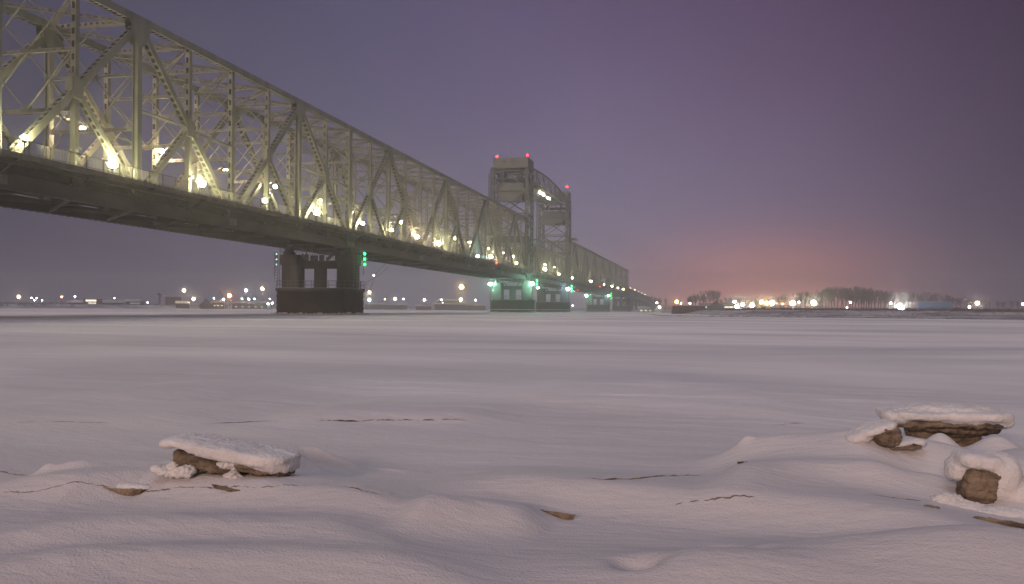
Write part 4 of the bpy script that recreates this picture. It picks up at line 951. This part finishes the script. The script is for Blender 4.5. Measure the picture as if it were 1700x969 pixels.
# ------------------------------------------------------------------ lamps and lights on the banks
def mastlamp(px, py, dist, col, I, r, label, hood=True):
    q = at(px, py, dist); f = onbank(px, dist)
    big = I > 28; I *= .5
    if big: r *= 1.15
    if px < 800: r *= 1.15; I *= 1.3
    if q.z < f.z+1: f.z = q.z-1.2
    R = empty('street_lamp', f, label, 'street lamp', 'lamps along the far banks')
    part('pole', 'rail', R, lambda b: b.tube([f, (q.x, q.y, q.z-r*.3)], .11, 6, r1=.06))
    part('lamp_glass', inten(col, I, r), R, lambda b: b.ball(q, r, k=12, m=8), True)
    if big: glare_halo(R, q, 3.0+2.2*r, .014)
    return R
BL = [
 (31, 492.5, 430, (1, .75, .45), 30, .42, 'warm lamp with a light cone at the far left bank'),
 (52.5, 494.5, 430, WARM, 8, .26, 'small yellow lamp right of the leftmost warm lamp'),
 (57, 498.5, 430, COOL, 4, .2, 'tiny white lamp low beside the small yellow lamp'),
 (61, 494.8, 430, TEAL, 4, .2, 'tiny greenish lamp right of the small yellow lamp'),
 (70, 498.3, 430, COOL, 4, .2, 'tiny white lamp before the red-orange lamp on the left bank'),
 (102.5, 492.5, 450, (1, .16, .05), 14, .36, 'red-orange lamp on the left bank'),
 (124.5, 492, 450, COOL, 7, .27, 'small white lamp just left of the lit-window building'),
 (190, 494.5, 450, COOL, 3, .2, 'lone faint lamp in the middle of the left bank'),
 (245, 502, 430, COOL, 4, .24, 'faint white light low beside the chimney'),
 (305.5, 482, 430, WARM2, 40, .50, 'round orange-yellow lamp standing high left of the pier'),
 (321.5, 496, 430, (1, .9, .4), 36, .48, 'yellow-green lamp below the round orange-yellow lamp'),
 (355, 495, 430, TEAL, 5, .22, 'small greenish lamp under the crane'),
 (371, 496.8, 430, (1, .85, .5), 16, .36, 'small yellow lamp left of the big orange lamp'),
 (381, 490.5, 430, ORANGE, 100, .62, 'big orange lamp left of the nearest pier'),
 (402, 496, 430, TEAL, 10, .27, 'left of three pale yard lamps in a row left of the pier'),
 (408.5, 481.8, 430, (.9, .9, 1), 30, .46, 'high white lamp between the big orange lamp and the pier'),
 (413, 496.5, 430, (.9, 1, .8), 16, .36, 'middle of three pale yard lamps in a row left of the pier'),
 (422.5, 496, 430, TEAL, 14, .3, 'right of three pale yard lamps in a row left of the pier'),
 (435.5, 479, 430, WARM2, 40, .50, 'high orange-yellow lamp nearest the left side of the pier'),
 (445, 504, 430, COOL, 14, .36, 'low white lamp close to the left side of the pier'),
 (452, 503, 430, TEAL, 16, .38, 'low teal lamp touching the left side of the pier'),
 (448, 496, 430, WARM, 4, .2, 'tiny yellow lamp above the low lamps beside the pier'),
 (613.3, 485, 560, (1, .62, .38), 55, .62, 'pinkish lamp just right of the nearest pier'),
 (613, 497.5, 560, (.5, 1, .85), 60, .66, 'teal lamp just right of the nearest pier, below the pinkish one'),
 (639, 496.5, 600, WARM, 6, .3, 'faint yellow lamp right of the teal lamp'),
 (656, 496, 600, (.9, 1, .5), 60, .66, 'yellow-green lamp between the first two piers'),
 (670, 496, 600, COOL, 14, .4, 'small white lamp right of the yellow-green lamp'),
 (704.5, 497.5, 600, (1, .95, .75), 36, .55, 'pale lamp left of the bright wedge-shaped wall'),
 (733, 497.5, 600, (1, .92, .7), 18, .42, 'small pale lamp over the bright wedge-shaped wall'),
 (735, 503, 590, (1, .92, .7), 10, .34, 'tiny pale lamp in front of the long snow-roofed shed'),
 (766, 476, 600, (1, .62, .12), 300, 1.05, 'huge amber lamp high over the shore between the first two piers'),
 (765, 497, 600, (1, .92, .45), 70, .72, 'yellow lamp on a short post under the huge amber lamp'),
 (789.5, 498, 600, (1, .75, .5), 24, .48, 'small warm lamp left of the green-lit pier'),
 (950.5, 507, 640, (1, .7, .45), 14, .42, 'small warm lamp low between the tower piers and the small pier'),
 (996.5, 507.5, 640, (1, .7, .45), 12, .4, 'small warm lamp seen in the opening of the small hazy pier'),
 (1090.5, 502.5, 420, (1, .62, .42), 16, .38, 'small pinkish lamp near the foot of the ramp'),
 (1095, 510, 420, (.95, 1, .6), 30, .5, 'yellowish work lamp on the ground under the ramp'),
 (1123.5, 500.8, 380, ORANGE, 90, .62, 'vivid orange lamp right of the ramp'),
 (1130.5, 503.5, 380, (1, .8, .5), 8, .24, 'tiny lamp beside the vivid orange lamp'),
 (1145.5, 503.5, 380, (1, .85, .75), 16, .36, 'pinkish white post lamp left of the round trees'),
 (1184.5, 511.2, 330, COOL, 5, .2, 'tiny white lamp on the gabled boat house, low left'),
 (1219.5, 501, 340, (1, 1, .75), 32, .44, 'pale yellow lamp just right of the boat house roof'),
 (1223.5, 509.5, 320, (.85, .97, 1), 85, .60, 'bright cool white lamp at the right end of the boat house'),
 (1233, 505.2, 340, (1, .95, .6), 45, .5, 'yellow-white lamp right of the cool white lamp'),
 (1248.5, 506.3, 340, (1, .97, .62), 75, .60, 'large yellow-white lamp, next right of the smaller yellow-white lamp'),
 (1264.2, 501.2, 350, (1, .85, .35), 60, .55, 'golden lamp at the left of the orange cluster'),
 (1270, 503.6, 350, ORANGE, 20, .32, 'deep orange lamp in the middle of the orange cluster'),
 (1272.8, 501.4, 350, ORANGE, 26, .36, 'deep orange lamp at the top right of the orange cluster'),
 (1273.6, 505.4, 350, ORANGE, 16, .28, 'deep orange lamp at the bottom right of the orange cluster'),
 (1281.7, 502.5, 340, (1, .97, .55), 120, .72, 'glaring yellow-white lamp just right of the orange cluster'),
 (1299.8, 504.3, 340, (1, .35, .15), 8, .26, 'small red-orange lamp between the glaring lamps'),
 (1315.8, 503, 340, (1, 1, .58), 120, .72, 'glaring yellow-white lamp left of the small pink lamp'),
 (1326.3, 501.7, 340, (1, .8, .75), 12, .3, 'small pink lamp between two glaring lamps'),
 (1351.3, 503, 340, (1, 1, .6), 125, .74, 'rightmost glaring yellow-white lamp, left of the bare tree clump'),
 (1412, 501.5, 320, (1, .8, .65), 9, .28, 'small warm post lamp in front of the bare tree clump'),
 (1406, 510.5, 310, COOL, 4, .18, 'tiny white light low in front of the bare tree clump'),
 (1479, 503, 320, (1, .8, .68), 12, .3, 'warm post lamp left of the brightest floodlight'),
 (1493.5, 507.5, 300, (1, 1, .85), 110, .6, 'upper white lamp of the brightest pair on the right bank'),
 (1496.3, 515, 290, (1, 1, .92), 240, .95, 'brightest white floodlight, low on the right bank'),
 (1609.5, 509.3, 300, (1, .78, .55), 14, .3, 'small warm lamp right of the blue container'),
 (1622.5, 503, 300, (1, .9, .6), 45, .42, 'warm white post lamp well right of the blue container'),
 (1698, 504.5, 300, (1, .6, .4), 10, .3, 'small lamp at the right edge of the picture'),
]
for (px, py, dist, c, I, r, lab) in BL: mastlamp(px, py, dist, c, I, r, lab)

# ------------------------------------------------------------------ buildings and harbour things
def housebox(px0, px1, pytop, dist, label, wall='house', depth=9, roof=1.2, windows=(), cat='building', snowroof=True, wcol=(1, .85, .6), kind='gable', name='harbour_building'):
    A, B = onbank(px0, dist), onbank(px1, dist); A.z = B.z = min(A.z, B.z)-.2
    zt_ = htop((px0+px1)/2, pytop, dist); u = (B-A); w = u.length; u.normalize(); v = Vector((-u.y, u.x, 0)); v = v if v.dot(Vector((A.x, A.y, 0))) > 0 else -v
    c = (A+B)/2+v*depth/2; h = max(1.2, zt_-A.z-roof)
    R = empty(name, (c.x, c.y, A.z), label, cat)
    part('wall', wall, R, lambda b: b.box((c.x, c.y, A.z+h/2), (w, depth, h), 0, u, v, Z))
    def rf(b):
        if kind == 'flat': b.box((c.x, c.y, A.z+h+roof/2), (w+.4, depth+.4, roof), 0, u, v, Z); return
        o = [c-u*(w/2+.4)-v*(depth/2+.4), c+u*(w/2+.4)-v*(depth/2+.4), c+u*(w/2+.4)+v*(depth/2+.4), c-u*(w/2+.4)+v*(depth/2+.4)]
        for q in o: q.z = A.z+h
        if kind == 'gable': r_ = [c-u*(w/2+.4), c+u*(w/2+.4)]; F = [(0, 1, 5, 4), (2, 3, 4, 5), (0, 4, 3), (1, 2, 5), (3, 2, 1, 0)]
        else: r_ = [c-v*(depth/2+.4), c+v*(depth/2+.4)]; F = [(0, 1, 4), (2, 3, 5), (1, 2, 5, 4), (3, 0, 4, 5), (3, 2, 1, 0)]
        for q in r_: q.z = A.z+h+roof
        b.quads(o+r_, F)
    part('roof', 'bank_snow' if snowroof else 'house', R, rf)
    for k, (fx, fz, ww, wh, lit) in enumerate(windows):
        q = A+u*(w*fx)-v*.05; q.z = A.z+h*fz
        part('window', em(wcol, lit) if lit else 'glass', R, lambda b: b.box(q, (ww, .08, wh), 0, u, v, Z))
    return R
wn = lambda x0, x1, n, z, w, h, l: [(x0+(x1-x0)*k/max(1, n-1), z, w, h, l) for k in range(n)]
housebox(138, 170, 494, 440, 'dark building on the left bank with two rows of lit windows', windows=wn(.18, .62, 5, .72, .9, .8, 2.2)+wn(.32, .60, 3, .3, 1.1, .7, 1.6), kind='flat', roof=.5, wcol=(1, .82, .62))
housebox(112, 138, 499, 445, 'low dark shed left of the lit-window building')
housebox(170, 205, 500, 450, 'long low dark shed right of the lit-window building')
housebox(208, 240, 496.5, 450, 'dark shed with a faint row of small windows', windows=wn(.3, .7, 5, .6, .6, .5, .5), wcol=(.9, .95, 1))
housebox(274, 301, 491, 480, 'square dark block behind the sheds on the left bank', kind='flat', roof=.4, depth=14)
housebox(292, 314, 499, 430, 'snow-roofed shed below the square dark block')
housebox(332, 352, 495, 430, 'dark pointed tent-shaped hall left of the crane', kind='hip', roof=3.2, snowroof=False)
housebox(352, 372, 498, 432, 'small shed with lit openings below the crane', windows=wn(.2, .8, 3, .6, .8, .5, 1.2))
housebox(385, 452, 499, 440, 'long pale shed beside the left side of the pier', windows=wn(.1, .9, 6, .5, 1, .6, .6), wcol=(.8, 1, .85))
housebox(606, 640, 502, 580, 'snow-heaped low shed right of the nearest pier')
housebox(640, 676, 503, 580, 'low shed under the yellow-green lamp')
housebox(690, 716, 504, 570, 'snow-covered mound-like shed left of the bright wedge', roof=1.6)
housebox(716, 726, 499.5, 565, 'bright wedge-shaped pale wall lit by the yard lamps', wall='housepale', snowroof=True, roof=.8, kind='hip')
housebox(722, 772, 502.5, 560, 'long dark shed under a snow roof between the first two piers', roof=1.0)
housebox(726, 766, 497.5, 610, 'grey warehouse behind the long snow-roofed shed', kind='flat', roof=.4, depth=16)
housebox(772, 806, 504, 580, 'low snow-covered shed left of the green-lit pier')
housebox(1060, 1092, 508, 470, 'low building lit green-yellow at the foot of the ramp', wall='housepale', windows=wn(.15, .85, 4, .55, 1.4, .8, 1.0), wcol=(.9, 1, .6))
housebox(1162, 1186, 502.5, 335, 'left wing of the boat house with three lit windows', windows=wn(.18, .42, 3, .72, .55, .55, 1.6), roof=1.1)
housebox(1176, 1202, 499, 328, 'dark gabled middle of the boat house', kind='hip', roof=2.3, snowroof=False, windows=[(.5, .5, .7, .8, 0)])
housebox(1200, 1219, 502, 333, 'right wing of the boat house with a row of eight lit windows', windows=wn(.08, .88, 8, .66, .34, .55, 2.4)+wn(.5, .72, 2, .2, .5, .3, 1.6), roof=1.1)
housebox(1265, 1271, 508.5, 330, 'tiny dark cabin below the orange cluster of lamps', kind='flat', roof=.2, depth=2, snowroof=False)
def wallrow(px0, px1, pytop, dist, label, name='yard_wall', m='wood', cat='wall'):
    A, B = onbank(px0, dist, -.3), onbank(px1, dist, -.3); zt_ = htop((px0+px1)/2, pytop, dist)
    R = empty(name, (A+B)/2, label, cat); n = 14
    part('wall_panel', m, R, lambda b: [b.beam(A.lerp(B, k/n)+Z*((zt_-A.z)/2), A.lerp(B, (k+.97)/n)+Z*((zt_-A.z)/2), .12, zt_-A.z, None) for k in range(n)])
    part('coping', 'bank_snow', R, lambda b: b.beam((A.x, A.y, zt_+.06), (B.x, B.y, zt_+.06), .3, .1))
wallrow(1283, 1392, 508.3, 325, 'long dark yard wall under the glaring lamps')
wallrow(1396, 1420, 510.5, 318, 'short dark yard wall in front of the bare tree clump')
wallrow(1105, 1160, 509.5, 375, 'dark quay wall left of the boat house')
def container():
    A, B = onbank(1522, 300, 0), onbank(1583, 300, 0); zt_ = htop(1550, 501, 300); u = (B-A); u.z = 0; w = u.length; u.normalize(); v = Vector((-u.y, u.x, 0)); z0 = min(A.z, B.z)-.1
    R = empty('shipping_container', ((A+B)/2).to_tuple()[:2]+(z0,), 'long blue container with a pale left end on the right bank', 'container')
    c = (A+B)/2+v*1.25; h = zt_-z0
    def body(b):
        b.box((c.x, c.y, z0+h/2), (w-.3, 2.44, h-.1), 0, u, v, Z)
        for k in range(44): q = c+u*(-w/2+.4+k*(w-.8)/43)-v*1.235; b.box((q.x, q.y, z0+h/2), (.12, .05, h-.3), 0, u, v, Z)
    part('body', 'blue', R, body)
    part('end_door', 'housepale', R, lambda b: b.box((c-u*(w/2-.06)).to_tuple()[:2]+(z0+h/2,), (.14, 2.4, h-.1), 0, u, v, Z), label='pale end door')
    part('roof', 'bank_snow', R, lambda b: b.box((c.x, c.y, z0+h+.05), (w-.2, 2.4, .12), 0, u, v, Z))
container()
housebox(1584, 1592, 511.5, 300, 'low dark lean-to against the right end of the blue container', kind='flat', roof=.2, depth=2, snowroof=False)
def crib():
    p0, p1 = at(1116, 519, 262), at(1171, 519, 262); p0.z = p1.z = 0; u = (p1-p0).normalized()
    R = empty('landing_stage', (p0+p1)/2, 'dark timber landing stage with upright piles frozen in at the right shore', 'landing stage')
    zt_ = htop(1144, 514.5, 262)+.1
    n = 22
    part('platform', 'wood', R, lambda b: b.beam((p0.x, p0.y, zt_), (p1.x, p1.y, zt_), 2.4, .22))
    part('snow_cover', 'bank_snow', R, lambda b: b.beam((p0.x, p0.y, zt_+.17), (p1.x, p1.y, zt_+.17), 2.2, .1))
    for k in range(n):
        q = p0.lerp(p1, k/(n-1)); part('pile', 'wood', R, lambda b: b.tube([(q.x, q.y-1.0, -.2), (q.x, q.y-1.0, zt_-.1)], .10, 6))
crib()
def chimney():
    f = onbank(265, 450); t = htop(265, 486, 450)
    R = empty('chimney', f, 'thin square-topped chimney on the left bank', 'chimney')
    part('shaft', 'house', R, lambda b: b.tube([f, (f.x, f.y, t-1)], .5, 8, r1=.4)); part('cap', 'house', R, lambda b: b.box((f.x, f.y, t-.5), (1.4, 1.4, 1.0)))
chimney()
def crane(pts, base, dist, label, lamp=None):
    f = onbank(base, dist); R = empty('harbour_crane', f, label, 'crane')
    P0 = [at(px, py, dist) for px, py in pts]
    part('tower', 'wood', R, lambda b: (b.beam((f.x-1, f.y, f.z), (P0[0].x-.6, P0[0].y, P0[0].z), .3, .3), b.beam((f.x+1, f.y, f.z), (P0[0].x+.6, P0[0].y, P0[0].z), .3, .3), [b.beam((f.x-1, f.y, f.z+(P0[0].z-f.z)*k/6), (f.x+1, f.y, f.z+(P0[0].z-f.z)*(k+1)/6), .15, .15) for k in range(6)]))
    def jib(b):
        for a, c in zip(P0[:-1], P0[1:]):
            o = Vector((0, 0, .55)); b.beam(a, c, .22, .22); b.beam(a+o, c+o, .16, .16); l = (c-a).length; n = max(2, int(l/1.5))
            for k in range(n): b.beam(a.lerp(c, k/n)+(o if k % 2 else Vector()), a.lerp(c, (k+1)/n)+(Vector() if k % 2 else o), .09, .09)
    part('jib', 'wood', R, jib)
crane([(371, 493), (365.5, 484.5), (364, 484)], 372, 440, 'small dark crane with a raised jib on the left bank')
crane([(612, 488), (624, 455), (645, 432)], 612, 575, 'tall lattice crane jib rising behind the nearest pier toward the span')
crane([(606, 470), (625, 460), (645, 444)], 608, 585, 'second fainter crane jib crossing behind the nearest pier')
q = at(620.5, 457, 572)
beacon(q, (q.x, q.y, q.z+.8), 'small pale work lamp high on the lattice crane jib', 20, .45, (1, .95, .7), 'lamps on the crane')
def bank_bush(px, dist, w, h, label):
    p = onbank(px, dist); b = MB(); r = random.Random(int(px))
    for k in range(240):
        a = r.uniform(0, 2*PI); rr = w*math.sqrt(r.random()); q = p+Vector((math.cos(a)*rr, math.sin(a)*rr, 0)); l = h*r.uniform(.4, 1)*(1-.5*(rr/w)**2)
        t = q+Vector((r.uniform(-.3, .3)*l, r.uniform(-.3, .3)*l, l)); c = Vector((math.cos(a+1), math.sin(a+1), 0))*.07
        b.quads([q-c, q+c, t], [(0, 1, 2)])
        for m in range(4):
            s = q.lerp(t, r.uniform(.3, .95)); u = s+Vector((r.uniform(-.5, .5), r.uniform(-.5, .5), r.uniform(.1, .5)))*l*.5; b.quads([s-c*.6, s+c*.6, u], [(0, 1, 2)])
    tag(b.build('bush', 'reed'), label, 'bush', 'bushes on the far bank')
bank_bush(1505, 262, 1.6, 1.2, 'frosty bush just right of the brightest floodlight'); bank_bush(1470, 265, 2.6, 1.1, 'low wide bush left of the brightest floodlight')
bank_bush(1082, 470, 5, 4.0, 'pale frosted bush at the foot of the ramp'); bank_bush(1105, 420, 5, 3.5, 'dim bush between the ramp and the vivid orange lamp')

# ------------------------------------------------------------------ bare winter trees
def make_tree(seed, h, spread, dense=1.0, narrow=1.0):
    r = random.Random(seed); tr = MB(); cr = MB()
    def seg(b, p, q, r0, r1):
        b.tube([p, q], r0, 4 if r0 > .06 else 3, r1=r1, cap=False)
    def grow(p, d, l, rad, lev):
        q = p+d*l; seg(tr if lev == 0 else cr, p, q, rad, rad*.62)
        if lev >= 4: return
        n = (7, 5, 4, 4)[lev]
        for k in range(int(n*dense)):
            f = r.uniform(.35, 1.0) if lev == 0 else r.uniform(.25, 1)
            ax = Vector((r.gauss(0, 1), r.gauss(0, 1), r.gauss(0, .3))).normalized()
            nd = (d*(1.0*narrow)+ax*r.uniform(.45, .95)*spread+Vector((0, 0, .35))).normalized()
            grow(p+d*l*f, nd, l*r.uniform(.48, .68)*(1 if lev else .85), max(.022, rad*(.62-.1*lev)*(1-.3*f)), lev+1)
    grow(Vector((0, 0, -.2)), Vector((r.uniform(-.06, .06), r.uniform(-.06, .06), 1)).normalized(), h*.55, h*.020, 0)
    return tr, cr
protos = []
for sd, h, sp, dn, nr in ((1, 8.6, 1.0, 1.0, 1.0), (2, 8.6, .8, 1.0, 1.3), (5, 8.6, 1.15, 1.0, .8), (9, 8.6, .7, 1.25, 1.5)):
    protos.append(make_tree(sd, h, sp, dn, nr))
tmesh = []
for a, b in protos:
    o1 = a.build('trunk', 'bark'); o2 = b.build('crown', 'bark'); tmesh.append((o1.data, o2.data)); bpy.data.objects.remove(o1); bpy.data.objects.remove(o2)
def tree(px, pytop, dist, k, label, group, wide=1.0):
    f = onbank(px, dist, -.2); hh = htop(px, pytop, dist)-f.z; zmax = max(v.co.z for v in tmesh[k][1].vertices) if k not in TZ else TZ[k]; TZ[k] = zmax
    R = empty('bare_tree', f, label, 'tree', group); s = hh/zmax; R.scale = (s*wide, s*wide, s); R.rotation_euler = (0, 0, random.uniform(0, 6.28))
    for nm, me in zip(('trunk', 'crown'), tmesh[k]):
        o = bpy.data.objects.new(nm, me); COL.objects.link(o); o.parent = R
TZ = {}
rt = random.Random(21)
def clump(pxs, tops, dists, lab, group):
    for i, px in enumerate(pxs):
        t = np.interp(px, tops[0], tops[1])+rt.uniform(-1.2, 2.5)
        tree(px+rt.uniform(-1.5, 1.5), t, rt.uniform(*dists), rt.randrange(4), lab % ORD[i], group, rt.uniform(.9, 1.25))
clump(np.linspace(1144, 1190, 9), ([1140, 1160, 1180, 1192], [490, 484, 477.5, 482]), (395, 450), 'dark frosted tree behind the boat house, %s from the left', 'round clump of trees behind the boat house')
clump(np.linspace(1196, 1262, 9), ([1190, 1215, 1260], [494, 490, 494]), (430, 480), 'low hazy tree behind the bank lamps, %s from the left', 'low row of trees behind the lamps')
clump([1294, 1302], ([1290, 1305], [485, 488]), (390, 420), 'thin pale tree between glaring lamps, %s from the left', 'thin trees between the lamps')
clump(np.linspace(1322, 1350, 5), ([1320, 1334, 1350], [486, 481, 488]), (400, 440), 'bare tree of the small group left of the big clump, %s from the left', 'small group of trees left of the big clump')
clump(np.linspace(1358, 1476, 26), ([1355, 1366, 1385, 1410, 1430, 1455, 1476], [484, 477, 474, 473, 474, 477, 484]), (345, 400), 'tall bare tree of the big clump, %s from the left', 'big clump of bare trees on the right bank')
clump(np.linspace(1484, 1604, 16), ([1480, 1505, 1540, 1600], [486, 482, 483, 492]), (450, 520), 'faint hazy tree behind the blue container, %s from the left', 'faint row of trees behind the container')
clump(np.linspace(1612, 1700, 9), ([1610, 1700], [496, 497]), (520, 560), 'barely visible low tree by the right frame edge, %s from the left', 'barely visible trees at the right end')
clump(np.linspace(1068, 1104, 6), ([1060, 1080, 1105], [497, 488, 494]), (640, 690), 'hazy tree behind the ramp, %s from the left', 'trees behind the ramp')

# ------------------------------------------------------------------ haze over the river
def haze():
    b = MB(); b.bb(-1300, 1300, -300, 1400, -1.5, 56)
    m = bpy.data.materials.new('winter_haze'); m.use_nodes = True; t = m.node_tree; t.nodes.clear()
    o = t.nodes.new('ShaderNodeOutputMaterial'); v = t.nodes.new('ShaderNodeVolumePrincipled')
    v.inputs['Color'].default_value = (.93, .94, .97, 1); v.inputs['Density'].default_value = .0011; v.inputs['Anisotropy'].default_value = .72
    t.links.new(v.outputs[0], o.inputs['Volume'])
    ob = b.build('haze', m); tag(ob, 'thin freezing haze over the river', kind='stuff')
haze()
